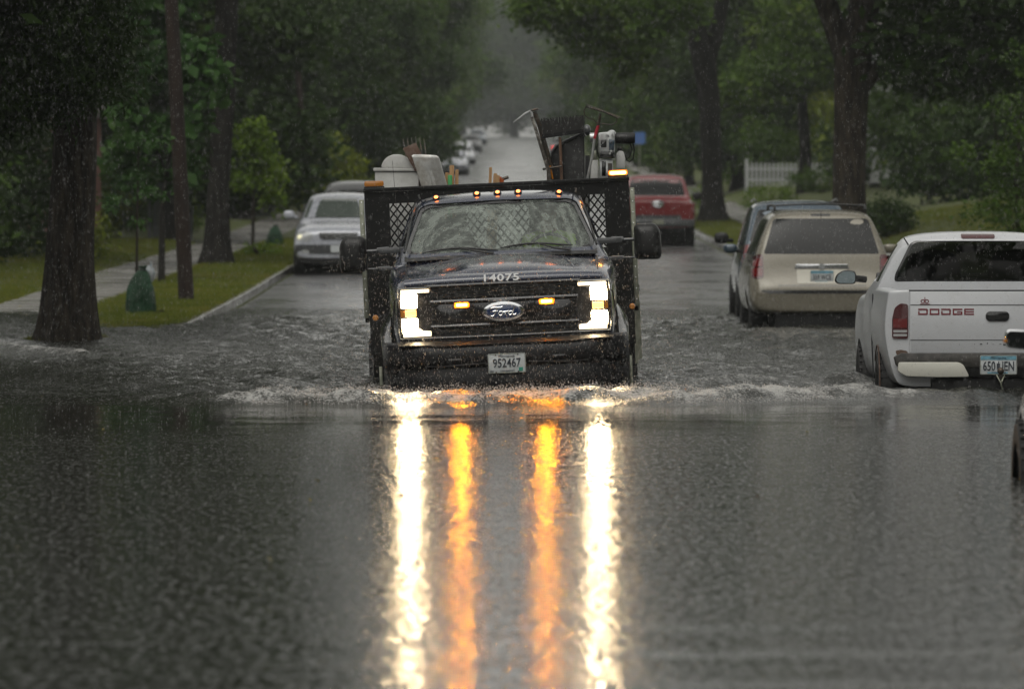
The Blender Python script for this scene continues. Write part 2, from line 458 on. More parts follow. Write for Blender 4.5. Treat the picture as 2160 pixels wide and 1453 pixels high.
ysg = np.concatenate([np.arange(-110, -25, 8), np.arange(-25, 50, 2.5), np.arange(50, 130, .5), np.arange(130, 300, 3), np.arange(300, 1200, 12)])
xsg = np.concatenate([np.arange(-120, -20, 8), np.arange(-20, -9, 1), np.arange(-9, -4.7, .25), [-4.6, -4.41, -4.39, -3, 0, 4, 5.19, 5.21], np.arange(5.4, 10, .4), np.arange(10, 24, 1.2), np.arange(24, 121, 8)])
g = link('ground', grid_mesh('ground', xsg, ysg, ground_z, M['lawn'])); tag(g, kind='structure')
def road_surf(X, Y): return road_z(Y) + .03*(1-((X-.4)/4.8)**2)
g = link('road', grid_mesh('road', np.linspace(XL, XR, 13), np.concatenate([np.arange(-25, 140, 1.5), np.arange(140, 1150, 8)]), road_surf, M['asphalt'])); tag(g, kind='structure')
for nm, xa, xb in (('kerb', XL-.15, XL), ('kerb', XR, XR+.15)):
    mb = MB(); yy = np.concatenate([np.arange(-25, 200, 3.05), np.arange(200, 900, 12.0)])
    prof = [(xa, -.3), (xa, .165), (xa+.03, .175), (xb-.03, .175), (xb, .16), (xb, -.3)]
    if xa > 0: prof = [(xa, -.3), (xa, .16), (xa+.03, .175), (xb-.03, .175), (xb, .165), (xb, -.3)]
    vs = [(x, y, float(road_z(y))+z) for y in yy for x, z in prof]; k = len(prof)
    fs = [(i*k+j, i*k+j+1, (i+1)*k+j+1, (i+1)*k+j) for i in range(len(yy)-1) for j in range(k-1)]
    mb.add(vs, fs); o = mb.build(nm, M['kerb'], weld=False); tag(o, kind='structure')
# sidewalks: slabs as one sheet with joints
def walk(name, x0, x1, y0, y1, zoff):
    co = []; q = []
    y = y0
    while y < y1:
        L = 1.5; ya, yb = y+.012, y+L-.012
        n = len(co)
        for yy in (ya, (ya+yb)/2, yb):
            for xx in (x0, x1): co.append((xx, yy, float(max(ground_z(x0+.4, yy), ground_z(x1-.4, yy)))+zoff))
        zb = co[n][2]-.12
        co += [(x0, ya, zb), (x1, ya, zb)]
        q += [(n, n+1, n+3, n+2), (n+2, n+3, n+5, n+4), (n+6, n+7, n+1, n)]
        y += L
    o = link(name, np_mesh(name, np.array(co), np.array(q), M['concrete'])); tag(o, kind='structure')
walk('sidewalk', -8.25, -6.58, 62, 330, .02)
walk('sidewalk', XR+1.75, XR+3.2, 70, 420, .03)

# ---------------------------------------------------------------- water
rng = np.random.default_rng(7)
def sines(X, Y, n, l0, l1, slope, seed, aniso=1.0):
    r = np.random.default_rng(seed); h = np.zeros_like(X)
    for _ in range(n):
        lam = math.exp(r.uniform(math.log(l0), math.log(l1))); a = r.uniform(0, 2*math.pi); k = 2*math.pi/lam
        h += math.sqrt(2/n)*slope/k*np.sin(k*(X*math.sin(a)*aniso + Y*math.cos(a)) + r.uniform(0, 6.28))
    return h
def lumps(X, Y, seed, l=1.0):
    return sines(X, Y, 18, .5*l, 2.5*l, 1, seed)*3/l
def sstep(a, b, x):
    t = np.clip((x-a)/(b-a), 0, 1); return t*t*(3-2*t)
def crest_y(X):
    return 44.1 + np.where(X > 0, .5*np.maximum(X-.9, 0)**1.35, .10*np.maximum(-X-.8, 0)**2) + .22*np.sin(X*1.3+.4) + .12*np.sin(X*3.1) + .08*np.sin(X*7.3+1)
def water_h(X, Y):
    ax = np.abs(X)
    lat = sstep(4.2, 2.2, np.where(X > 0, X*.9, -X*1.35))
    c = crest_y(X); d = Y - c
    n1 = lumps(X, Y, 3, .35)
    main = .085*np.exp(-(d/np.where(d < 0, .38, .95))**2)*lat*(1+.35*n1)
    h = main
    # trailing wake crests on both sides of the truck
    wk = 0
    for sx, y0, sl, amp in ((-1, 47.0, .55, .05), (1, 47.3, .95, .06), (-1, 50.5, .9, .04), (1, 51.5, 1.2, .045), (1, 56, 1.6, .04), (-1, 56, 1.5, .035), (1, 62, 1.8, .03), (-1, 63, 1.8, .03)):
        e = sx*X - 1.05
        yc = y0 + sl*np.maximum(e, 0) + .25*np.sin(X*1.7+y0)
        wk = wk + amp*np.exp(-((Y-yc)/.55)**2)*sstep(-.1, .3, e)*sstep(3.6, 1.2, e)
    h = h + wk*(1+.4*n1)
    chop = sstep(-.9, .9, d)*sstep(6.5, 3, ax)*1.0 + .25*sstep(44, 47, Y) + .5*sstep(-4.6, -5.6, X)*sstep(61, 65, Y)
    h = h + chop*sines(X, Y, 46, .16, 1.3, .16, 11)*sstep(110, 70, Y)
    h = h + sstep(47, 41, Y)*sines(X, Y, 30, .35, 1.4, .005, 12)
    # old wave train running towards the viewer in the very near water
    near = sstep(21.5, 18.8, Y)
    h = h + near*(.003*np.sin(2*math.pi*(Y+.06*X+.25*np.sin(X*.7))/1.25) + .0016*np.sin(2*math.pi*(Y-.1*X)/.62+1))
    # surge curling round the left tree
    yc = 62.6 - 3.6*np.maximum(X+5.6, 0) + .25*np.sin(X*4)
    h = h + .07*np.exp(-((Y-yc)/.7)**2)*sstep(-6.9, -5.6, X)*sstep(-4.2, -4.4, X)
    h = h + .05*np.exp(-((Y-53.2-.25*np.sin(X*2))/.4)**2)*sstep(-3.6, -4.4, X)
    return h
def foam_a(X, Y):
    d = Y - crest_y(X); lat = sstep(4.2, 2.5, np.where(X > 0, X*.95, -X*1.35))
    f = .66*np.exp(-((d-.15)/.95)**2)*lat*(1+.25*lumps(X, Y, 8, .5)) + .22*np.exp(-((d+.1)/.3)**2)*lat
    f = f + .16*sstep(0, 2.5, d)*sstep(13, 4, d)*sstep(5.0, 1.5, np.abs(X))
    for sx, y0, sl in ((-1, 47.0, .55), (1, 47.3, .95), (-1, 50.5, .9), (1, 51.5, 1.2)):
        e = sx*X - 1.05; yc = y0 + sl*np.maximum(e, 0) + .25*np.sin(X*1.7+y0)
        f = f + .44*np.exp(-((Y-yc)/.7)**2)*sstep(-.2, .2, e)*sstep(3.2, 1.0, e)
    f = f + .45*np.exp(-(((X-3.15)/.35)**2+((Y-48.3)/1.4)**2))
    yc = 62.9 - 3.6*np.maximum(X+5.6, 0) + .25*np.sin(X*4)
    f = f + .85*np.exp(-((Y-yc)/1.2)**2)*sstep(-7.4, -5.7, X)*sstep(-4.15, -4.4, X)
    f = f + .45*np.exp(-((Y-53.2)/.6)**2)*sstep(-3.4, -4.2, X)
    f = f + .45*np.exp(-(((X+4.4)/.9)**2+((Y-67)/2.5)**2))
    return np.clip(f, 0, 1.3)

def water_mat():
    m, n, l, b = nodes('flood_water')
    b.inputs['Base Color'].default_value = (.022, .023, .019, 1); b.inputs['IOR'].default_value = 1.33
    b.inputs['Roughness'].default_value = .05
    at = n.new('ShaderNodeAttribute'); at.attribute_name = 'foam'
    ch = n.new('ShaderNodeAttribute'); ch.attribute_name = 'chop'
    t1 = noise_node(n, l, 5.5, 2, .5, mapscale=(1, 1, 1)); t2 = noise_node(n, l, 20, 2, .55); t3 = noise_node(n, l, 60, 2, .6)
    def bump(t, dist, prev=None, byattr=None):
        bp = n.new('ShaderNodeBump'); bp.inputs['Distance'].default_value = dist; l.new(t, bp.inputs['Height'])
        if byattr: l.new(byattr, bp.inputs['Strength'])
        if prev: l.new(prev.outputs[0], bp.inputs['Normal'])
        return bp
    rp = n.new('ShaderNodeAttribute'); rp.attribute_name = 'ripple'
    b1 = bump(t1.outputs[0], .0046, None, rp.outputs['Fac']); b2 = bump(t2.outputs[0], .0038, b1, rp.outputs['Fac'])
    # rain rings: expanding ripples round random impact points, coming and going in patches
    fk = noise_node(n, l, 29, 4, .75, mapscale=(1, .2, 1)); fr_ = n.new('ShaderNodeMapRange'); fr_.inputs['From Min'].default_value = .46; fr_.inputs['From Max'].default_value = .66; l.new(fk.outputs[0], fr_.inputs['Value'])
    fr0 = fr_; fr_ = n.new('ShaderNodeMath'); fr_.operation = 'MULTIPLY'; l.new(fr0.outputs[0], fr_.inputs[0]); l.new(rp.outputs['Fac'], fr_.inputs[1])
    tc = n.new('ShaderNodeTexCoord'); prev = b2
    for sc, kf, am in ((11.0, 40.0, .0012), (24.0, 26.0, .0008)):
        vo = n.new('ShaderNodeTexVoronoi'); vo.voronoi_dimensions = '2D'; vo.inputs['Scale'].default_value = sc; l.new(tc.outputs['Object'], vo.inputs['Vector'])
        ph = n.new('ShaderNodeMath'); ph.operation = 'MULTIPLY_ADD'; l.new(vo.outputs['Distance'], ph.inputs[0]); ph.inputs[1].default_value = kf
        c_ = n.new('ShaderNodeSeparateColor'); l.new(vo.outputs['Color'], c_.inputs[0]); p2 = n.new('ShaderNodeMath'); p2.operation = 'MULTIPLY'; l.new(c_.outputs[0], p2.inputs[0]); p2.inputs[1].default_value = 20; l.new(p2.outputs[0], ph.inputs[2])
        sn_ = n.new('ShaderNodeMath'); sn_.operation = 'SINE'; l.new(ph.outputs[0], sn_.inputs[0])
        fo = n.new('ShaderNodeMapRange'); fo.inputs['From Min'].default_value = .42; fo.inputs['From Max'].default_value = .05; l.new(vo.outputs['Distance'], fo.inputs['Value'])
        mu = n.new('ShaderNodeMath'); mu.operation = 'MULTIPLY'; l.new(sn_.outputs[0], mu.inputs[0]); l.new(fo.outputs[0], mu.inputs[1])
        m3 = n.new('ShaderNodeMath'); m3.operation = 'MULTIPLY'; l.new(mu.outputs[0], m3.inputs[0]); l.new(fr_.outputs[0], m3.inputs[1])
        prev = bump(m3.outputs[0], am, prev)
    b3 = bump(t3.outputs[0], .0062, prev, fr_.outputs[0])
    b4 = bump(t3.outputs[0], .010, b3, at.outputs['Fac']); b5 = bump(t2.outputs[0], .022, b4, ch.outputs['Fac'])
    l.new(b5.outputs[0], b.inputs['Normal'])
    # foam: froth pattern where the water breaks
    f1 = noise_node(n, l, 9, 6, .75, mapscale=(1, .5, 1)); f2 = noise_node(n, l, 45, 4, .7)
    ad = n.new('ShaderNodeMath'); ad.operation = 'MULTIPLY_ADD'; l.new(f2.outputs[0], ad.inputs[0]); ad.inputs[1].default_value = 1.0; l.new(f1.outputs[0], ad.inputs[2])
    a2 = n.new('ShaderNodeMath'); a2.operation = 'MULTIPLY_ADD'; l.new(at.outputs['Fac'], a2.inputs[0]); a2.inputs[1].default_value = .62; l.new(ad.outputs[0], a2.inputs[2])
    rr = ramp(n, l, a2.outputs[0], [(0.0, 0), (1.0, 1)])
    mr = n.new('ShaderNodeMapRange'); mr.inputs['From Min'].default_value = 1.36; mr.inputs['From Max'].default_value = 1.62; l.new(a2.outputs[0], mr.inputs['Value'])
    mx = n.new('ShaderNodeMix'); mx.data_type = 'RGBA'; l.new(mr.outputs[0], mx.inputs['Factor']); mx.inputs['A'].default_value = (.022, .023, .019, 1); mx.inputs['B'].default_value = (.38, .375, .36, 1)
    l.new(mx.outputs['Result'], b.inputs['Base Color'])
    mr2 = n.new('ShaderNodeMapRange'); mr2.inputs['To Max'].default_value = .5; l.new(mr.outputs[0], mr2.inputs['Value'])
    rg = n.new('ShaderNodeMapRange'); rg.inputs['To Min'].default_value = .04; rg.inputs['To Max'].default_value = .42; l.new(fr_.outputs[0], rg.inputs['Value']); l.new(rg.outputs[0], mr2.inputs['To Min'])
    l.new(mr2.outputs[0], b.inputs['Roughness'])
    return m
M['water'] = water_mat()
xs = np.concatenate([np.arange(-60, -12, 4), np.arange(-12, -8, .4), np.arange(-8, 6.5, .065), np.arange(6.5, 12, .5), np.arange(12, 61, 4)])
ys = np.concatenate([np.arange(-20, 15, 1.2), np.arange(15, 42, .08), np.arange(42, 62, .05), np.arange(62, 84, .12), np.arange(84, 100, .5)])
me = grid_mesh('water', xs, ys, water_h, M['water'])
X, Y = np.meshgrid(xs, ys)
fa = foam_a(X, Y).ravel(); chp = (np.clip(sstep(-.9, 2.5, Y-crest_y(X)), 0, 1)*(.35+.65*sstep(6.5, 2.5, np.abs(X)))*.9).ravel()
rip = (1-.85*sstep(36.5, 40, Y)*sstep(43.9, 43.2, Y)).ravel()
for nm, arr in (('foam', fa), ('chop', chp), ('ripple', rip)):
    at = me.attributes.new(nm, 'FLOAT', 'POINT'); at.data.foreach_set('value', arr.astype(np.float32))
tag(link('water', me), kind='structure')

# ---------------------------------------------------------------- grass blades (near verge and lawn)
def grass_blades(name, regions, seed):
    r = np.random.default_rng(seed); P = []
    for x0, x1, y0, y1, n, h in regions:
        p = np.stack([r.uniform(x0, x1, n), r.uniform(y0, y1, n), r.uniform(.5, 1.2, n)*h], -1); P.append(p)
    P = np.concatenate(P); gz = ground_z(P[:, 0], P[:, 1]); k = gz > -.05; P = P[k]; gz = gz[k]; n = len(P)
    a = r.uniform(0, 6.28, n); w = r.uniform(.004, .009, n); lean = r.uniform(0, .7, n)*P[:, 2]; b = r.uniform(0, 6.28, n)
    base = np.stack([P[:, 0], P[:, 1], gz-.01], -1); dx = np.stack([np.cos(a)*w, np.sin(a)*w, 0*a], -1)
    tip = base + np.stack([np.cos(b)*lean, np.sin(b)*lean, P[:, 2]], -1)
    co = np.stack([base-dx, base+dx, tip], 1).reshape(-1, 3); q = np.arange(3*n).reshape(-1, 3)
    tint = np.repeat(r.uniform(0, 1, n), 1)
    return np_mesh(name, co, q, M['blade'], attrs={'tint': ('FACE', tint)})
def leafmat(name, c1, c2, c3=None, rough=.45, trans=.3, clump=.35):
    """leaf material: per-leaf colour plus colour patches through the crown"""
    m, n, l, b = nodes(name)
    at = n.new('ShaderNodeAttribute'); at.attribute_name = 'tint'
    st = [(0, c1), (.6, c2), (1, c3 or c2)]
    t = noise_node(n, l, clump, 3, .5)
    ma = n.new('ShaderNodeMath'); ma.operation = 'MULTIPLY_ADD'; l.new(t.outputs[0], ma.inputs[0]); ma.inputs[1].default_value = 1.6; ma.inputs[2].default_value = -.55
    mm = n.new('ShaderNodeMath'); mm.operation = 'MULTIPLY_ADD'; l.new(at.outputs['Fac'], mm.inputs[0]); mm.inputs[1].default_value = .5; l.new(ma.outputs[0], mm.inputs[2])
    r = ramp(n, l, mm.outputs[0], st)
    l.new(r.outputs[0], b.inputs['Base Color']); b.inputs['Roughness'].default_value = rough; b.inputs['Specular IOR Level'].default_value = .15
    tl = n.new('ShaderNodeBsdfTranslucent'); l.new(r.outputs[0], tl.inputs[0])
    mx = n.new('ShaderNodeMixShader'); mx.inputs[0].default_value = trans; l.new(b.outputs[0], mx.inputs[1]); l.new(tl.outputs[0], mx.inputs[2])
    l.new(mx.outputs[0], n['Material Output'].inputs[0])
    return m
M['blade'] = leafmat('grass_blade', (0.0776, 0.1029, 0.0133), (0.1432, 0.1700, 0.0222), (0.2387, 0.1970, 0.0554), clump=.8)
o = link('grass', grass_blades('grass', [(-4.62, -4.44, 77, 130, 9000, .10), (-6.55, -4.6, 66.5, 100, 60000, .075), (-6.55, -4.6, 100, 150, 26000, .09), (-11.5, -8.3, 84, 150, 46000, .09), (-5.9, -4.7, 65.5, 69, 9000, .09),
    (-6.3, -5.4, 57.6, 60.5, 5000, .07), (5.4, 6.95, 95, 190, 26000, .09), (8.45, 13, 88, 150, 46000, .09), (-9, -8.25, 88, 100, 6000, .1), (-6.7, -6.4, 75, 120, 5000, .09)], 5)); tag(o, kind='stuff')

# ---------------------------------------------------------------- TREES
def bark(name, c1, c2, sc=1.0):
    return pmat(name, c1, .75, spec=.25, col2=c2, nscale=13*sc, nstops=(.4, .66), mapscale=(1, 1, .18), bump=(20*sc, .10, (1, 1, .16)))
M['bark'] = bark('wet_dark_bark', (.013, .010, .007), (.058, .046, .032))
M['bark2'] = bark('wet_grey_bark', (.010, .009, .0075), (.032, .028, .023))
M['pole'] = pmat('creosoted_pole', (.012, .007, .005), .6, spec=.25, col2=(.026, .015, .010), nscale=5, mapscale=(4, 4, .3), bump=(14, .01, (4, 4, .2)))
M['lf_dark'] = leafmat('dark_leaf', (0.0122, 0.0277, 0.0053), (0.0325, 0.0618, 0.009), (0.061, 0.0943, 0.0126))
M['lf_mid'] = leafmat('mid_green_leaf', (0.0249, 0.0519, 0.0067), (0.0609, 0.1096, 0.0118), (0.1178, 0.1599, 0.0168))
M['lf_lime'] = leafmat('lime_leaf', (0.0585, 0.1223, 0.0085), (0.1276, 0.2021, 0.0148), (0.2021, 0.2659, 0.0213))
M['lf_yel'] = leafmat('yellowing_leaf', (0.0527, 0.0902, 0.0091), (0.1503, 0.1878, 0.015), (0.2555, 0.2705, 0.0241))
M['lf_blue'] = leafmat('blue_green_leaf', (0.018, 0.0474, 0.0113), (0.0432, 0.0987, 0.0211), (0.0812, 0.1384, 0.0309))

def crown_mesh(name, blobs, leaf, seed, mat, per=26, spread=.3, dens=1.0, droop=.35, shell=.55, wratio=.45):
    r = np.random.default_rng(seed); C = []; A = []
    for bx in blobs:
        cx, cy_, cz, rx, ry, rz = bx[:6]
        k = max(6, int(dens*(rx*ry*rz)**(2/3)*30/ (per*.04*leaf*leaf*25)*.03*1.0)) if len(bx) < 7 else bx[6]
        d = r.normal(size=(k, 3)); d /= np.linalg.norm(d, axis=1)[:, None]
        rad = shell + (1-shell)*r.uniform(0, 1, k)**.7; rad *= r.uniform(.86, 1.14, k)
        c = d*rad[:, None]*np.array([rx, ry, rz]) + np.array([cx, cy_, cz]); C.append(c)
    C = np.concatenate(C); n = len(C)*per
    c = np.repeat(C, per, 0); off = r.normal(size=(n, 3))*np.array([spread, spread, spread*.6])*r.uniform(.6, 1.3, (len(C), 1)).repeat(per, 0)
    p = c + off
    a = r.uniform(0, 2*math.pi, n); el = r.normal(-droop, .45, n)
    L = leaf*r.uniform(.6, 1.25, n)
    ax = np.stack([np.cos(a)*np.cos(el), np.sin(a)*np.cos(el), np.sin(el)], -1)
    ref = r.normal(size=(n, 3)); sd_ = np.cross(ax, ref); sd_ /= np.linalg.norm(sd_, axis=1)[:, None]+1e-9
    W = (L*wratio)[:, None]
    co = np.stack([p, p+ax*(L*.45)[:, None]+sd_*W*.5, p+ax*L[:, None], p+ax*(L*.45)[:, None]-sd_*W*.5], 1).reshape(-1, 3)
    q = np.arange(4*n).reshape(-1, 4)
    tint = np.clip(r.uniform(0, 1, len(C)).repeat(per)*.55 + r.uniform(0, 1, n)*.45, 0, 1)
    return np_mesh(name, co, q, mat, attrs={'tint': ('FACE', tint)})

def trunk_mb(path, radii, limbs=(), flare=1.7, seg=14, seed=0):
    """path in local metres; ridged tapering trunk with root flare"""
    r = random.Random(seed); mb = MB()
    P = [Vector(p) for p in path]; pts = []; rs = []
    N = 5
    for i in range(len(P)-1):
        for k in range(N):
            t = k/N; pts.append(P[i].lerp(P[i+1], t)); rs.append(radii[i]*(1-t)+radii[i+1]*t)
    pts.append(P[-1]); rs.append(radii[-1])
    rs = [rr*(1+(flare-1)*math.exp(-max(p.z, 0)/.38)) for p, rr in zip(pts, rs)]
    n0 = len(mb.v); mb.tube(pts, rs, seg)
    ph = [r.uniform(0, 6.28) for _ in range(3)]
    for i in range(n0, len(mb.v)):
        k = (i-n0) % seg; j = (i-n0)//seg
        if j >= len(pts): continue
        c = pts[j]; v = Vector(mb.v[i]); d = v-c; t = 2*math.pi*k/seg
        lob = .10*math.exp(-max(c.z, 0)/.6)*math.sin(t*4+ph[0]) + .035*math.sin(t*3+ph[1]+c.z*.8) + .03*math.sin(t*7+c.z*2.1)
        mb.v[i] = tuple(c+d*(1+lob))
    for lp, lr in limbs: mb.tube(lp, lr, 8)
    return mb

def tree(name, loc, path, radii, crown, barkm, label, cat='tree', group=None, limbs=(), flare=1.7, seed=0, rot=0):
    t = empty(name, loc, (0, 0, rot)); tag(t, label, cat, group)
    link('trunk', trunk_mb(path, radii, limbs, flare, seed=seed).mesh('trunk', smooth=60), barkm, t)
    for c in (crown if isinstance(crown, list) else [crown]):
        if c is not None: link('crown', c, None, t)
    return t
def GZ(x, y): return float(ground_z(x, y))

def rel(blobs, o): return [(b[0]-o[0], b[1]-o[1], b[2]-o[2], *b[3:]) for b in blobs]

# near left tree -----------------------------------------------------------
o = (-5.25, 67.0, -.06)
near_low = [(-5.95, 65.6, 3.35, .75, .9, .85, 260), (-5.0, 65.2, 3.75, .62, .9, .75, 210), (-5.5, 66.2, 3.0, .65, .8, .5, 120), (-6.3, 66, 2.75, .5, .8, .65, 110), (-5.2, 64.4, 4.6, 1.3, 1.2, .7, 220), (-4.75, 65.5, 3.15, .3, .5, .55, 45)]
near_high = [(-5.5, 67, 7.5, 4.2, 4.5, 2.4, 900), (-8.5, 66, 6.5, 2.5, 3, 1.6, 300), (-5.2, 68, 11, 3.6, 3.6, 2.6, 600), (-7.6, 64, 4.6, 1.6, 2, 1.1, 240)]
c1 = crown_mesh('crown', rel(near_low, o), .15, 1, M['lf_dark'], per=34, spread=.16, droop=.7, shell=.25, wratio=.2)
c2 = crown_mesh('crown', rel(near_high, o), .28, 2, M['lf_dark'], per=26, spread=.34, wratio=.5)
limbs = [([(0, 0, 3.4), (-.6, -.8, 4.6), (-1.8, -1.6, 6.4)], [.17, .12, .05]), ([(.02, 0, 3.9), (1.2, .5, 5.6), (2.6, 1.2, 8)], [.16, .1, .04]),
         ([(0, 0, 3.2), (-.2, -1.0, 3.9), (-.5, -1.8, 3.5), (-.6, -2.2, 2.9)], [.06, .04, .02, .008]), ([(0, 0, 3.5), (.4, -1.1, 4.2), (.6, -1.8, 3.6)], [.05, .03, .01])]
tree('street_tree', o, [(0, 0, -.5), (.02, 0, 0), (.05, 0, 1.0), (.10, .05, 2.2), (.12, .1, 4.2), (.1, .2, 8), (.2, .2, 11)], [.36, .345, .285, .265, .25, .18, .06], [c1, c2], M['bark'],
     'thick ridged dark trunk standing in the flood at its grassy base, fine drooping leaves', limbs=limbs, seed=1, flare=1.22)
# second left tree
o = (-6.07, 117.0, GZ(-6.07, 117))
c = crown_mesh('crown', [(0, 0, 9.5, 4.6, 4.6, 2.6, 900), (-2.5, 2, 7.6, 2.6, 3, 1.6, 260), (.6, .5, 13, 3.4, 3.4, 2.4, 500)], .3, 4, M['lf_dark'], spread=.38)
tree('street_tree', o, [(0, 0, -.2), (0, 0, 0), (.03, 0, 1.4), (.14, 0, 3.2), (.22, 0, 6), (.3, 0, 12)], [.27, .265, .225, .225, .23, .08], c, M['bark2'], 'tall straight trunk behind the leaning pole, beside the dry stretch of kerb', limbs=[([(.2, 0, 5.6), (1.4, .3, 8), (2.6, .6, 10)], [.14, .1, .03])], seed=2, flare=1.5)
# broad leaved small tree
o = (-6.35, 103.0, GZ(-6.35, 103))
bl = [(-6.0, 102.6, 4.35, .55, .5, .45, 26), (-5.55, 102.6, 3.85, .38, .5, .42, 24), (-6.75, 103, 4.1, .45, .5, .42, 22), (-6.85, 103, 3.2, .45, .5, .5, 22), (-5.85, 102.6, 3.1, .5, .5, .35, 18), (-6.3, 103, 5.3, .8, .7, .6, 40), (-6.95, 103.4, 2.4, .5, .5, .45, 20), (-6.0, 103, 2.35, .35, .4, .35, 12)]
c = crown_mesh('crown', rel(bl, o), .26, 6, M['lf_blue'], per=13, spread=.13, droop=.5, shell=.3, wratio=.72)
tree('catalpa_tree', o, [(0, 0, -.1), (.02, 0, 1.4), (.2, -.1, 2.6), (.35, -.2, 4.4)], [.06, .05, .035, .012], c, M['bark2'], 'small tree with big blue-green heart-shaped leaves behind the leaning pole', limbs=[([(.1, 0, 2.0), (-.3, 0, 2.9), (-.5, 0, 3.8)], [.025, .018, .01])], seed=3, flare=1.2)
# thin sapling by the sack
o = (-5.62, 85.2, GZ(-5.62, 85.2))
bl = [(-5.3, 85.1, 1.83, .24, .2, .11, 16), (-5.62, 85.2, 2.05, .16, .2, .12, 7), (-5.9, 85.2, 1.7, .22, .2, .12, 9), (-5.5, 85.2, 2.55, .35, .3, .25, 12), (-5.55, 85.2, 1.42, .12, .12, .06, 3)]
c = crown_mesh('crown', rel(bl, o), .10, 7, M['lf_blue'], per=16, spread=.06, shell=.3, wratio=.4, droop=.5)
tree('sapling', o, [(0, 0, -.1), (0, 0, .6), (.01, 0, 1.5), (.03, 0, 2.5)], [.022, .02, .017, .008], c, M['bark'], 'thin sapling with a dark stem rising behind the green sack', limbs=[([(0, 0, 1.5), (.2, 0, 1.72), (.32, 0, 1.78)], [.01, .007, .004]), ([(0, 0, 1.4), (-.2, 0, 1.6)], [.009, .004])], seed=4, flare=1.1)
# lime young tree
o = (-6.2, 136.0, GZ(-6.2, 136))
bl = [(-6.1, 136, 3.3, .34, .4, .62, 26), (-5.85, 136, 2.6, .42, .4, .5, 26), (-6.45, 136, 2.5, .38, .4, .5, 20), (-5.75, 136, 1.95, .28, .3, .35, 10), (-6.2, 136, 3.0, .5, .4, .6, 20), (-6.4, 136, 3.4, .35, .35, .45, 12)]
c = crown_mesh('crown', rel(bl, o), .15, 8, M['lf_lime'], per=22, spread=.12, shell=.25, wratio=.5)
tree('young_tree', o, [(0, 0, -.1), (.02, 0, 1.2), (.05, 0, 2.6)], [.045, .035, .012], c, M['bark'], 'young lime green tree past the second big trunk, beside the grey fence', limbs=[([(0, 0, 1.0), (.3, 0, 1.5), (.4, 0, 1.9)], [.015, .01, .005])], seed=5, flare=1.2)
# yellowish bushy tree by the second pole
o = (-5.9, 176.0, GZ(-5.9, 176))
bl = [(-5.75, 176, 3.35, .8, .8, .75, 52), (-5.15, 176, 2.9, .75, .7, .55, 36), (-6.6, 176, 2.8, .75, .7, .8, 40), (-5.8, 175.5, 2.3, 1.1, .7, .6, 50), (-5.0, 175.5, 2.1, .6, .6, .5, 20)]
c = crown_mesh('crown', rel(bl, o), .17, 9, M['lf_yel'], per=26, spread=.17, shell=.3, wratio=.5)
tree('bushy_tree', o, [(0, 0, -.1), (.02, 0, .8), (.1, 0, 1.8)], [.08, .07, .03], c, M['bark'], 'low yellow-green bushy tree beside the thin brown pole', seed=6, flare=1.2)
# right fork tree
o = (6.3, 178.0, GZ(6.3, 178))
overh = [(2.5, 168, 8.0, 2.3, 2.5, 1.1, 420), (.9, 166, 7.7, .9, 1.4, .7, 110), (3.6, 167, 7.0, .9, 1.2, .9, 120), (4.4, 168, 7.9, 1.3, 1.5, 1.2, 170), (5.0, 172, 11, 4.5, 4.5, 2.6, 700), (7.5, 178, 13, 4.5, 4.5, 3.0, 600), (2.2, 167, 6.7, .5, .6, .4, 30), (3.4, 167, 6.0, .35, .5, .4, 26)]
c = crown_mesh('crown', rel(overh, o), .22, 10, M['lf_mid'], per=26, spread=.26, shell=.3, wratio=.5)
tree('forked_street_tree', o, [(0, 0, -.3), (0, 0, 0), (-.06, 0, 1.5), (-.15, 0, 4.0), (-.35, 0, 5.4), (-1.0, -.5, 7.0), (-1.6, -1, 10)], [.36, .345, .31, .34, .38, .26, .08], c, M['bark2'],
     'tall trunk flaring wide at its base and forking high up, right of the red pickup', limbs=[([(-.25, 0, 4.8), (.1, 0, 6.0), (.5, .3, 8), (1.2, .5, 11)], [.28, .24, .17, .05]), ([(-.9, -.4, 6.6), (-2.5, -5, 8.5), (-3.4, -9, 8.6)], [.14, .09, .03])], seed=7, flare=1.55)
# right nearer tree
o = (6.3, 106.0, GZ(6.3, 106))
c = crown_mesh('crown', [(0, 0, 8.3, 4.6, 4.8, 2.4, 900), (2.6, -1, 5.6, 1.8, 2, .9, 220), (4.2, 0, 6.2, 2, 2, 1.5, 240), (2.2, -.5, 4.4, 1.5, 1.4, .75, 330), (1.5, 0, 3.9, .5, .6, .35, 30), (-2.4, 1, 6.6, 1.4, 2, .8, 120), (0, 0, 12, 4, 4, 2.6, 500)], .26, 11, M['lf_dark'], spread=.34, wratio=.5)
tree('street_tree', o, [(0, 0, -.3), (0, 0, 0), (-.02, 0, 1.6), (0, 0, 3.2), (.05, 0, 4.2), (.5, .2, 6), (1.2, .4, 9)], [.33, .32, .31, .315, .36, .22, .08], c, M['bark'],
     'massive dark trunk rising behind the champagne minivan, limbs spreading overhead', limbs=[([(0, 0, 3.9), (-.5, 0, 5.2), (-1.5, .3, 8)], [.24, .2, .07]), ([(.1, 0, 3.4), (1.1, 0, 4.5), (2.6, .2, 5.4)], [.17, .11, .04])], seed=8, flare=1.5)
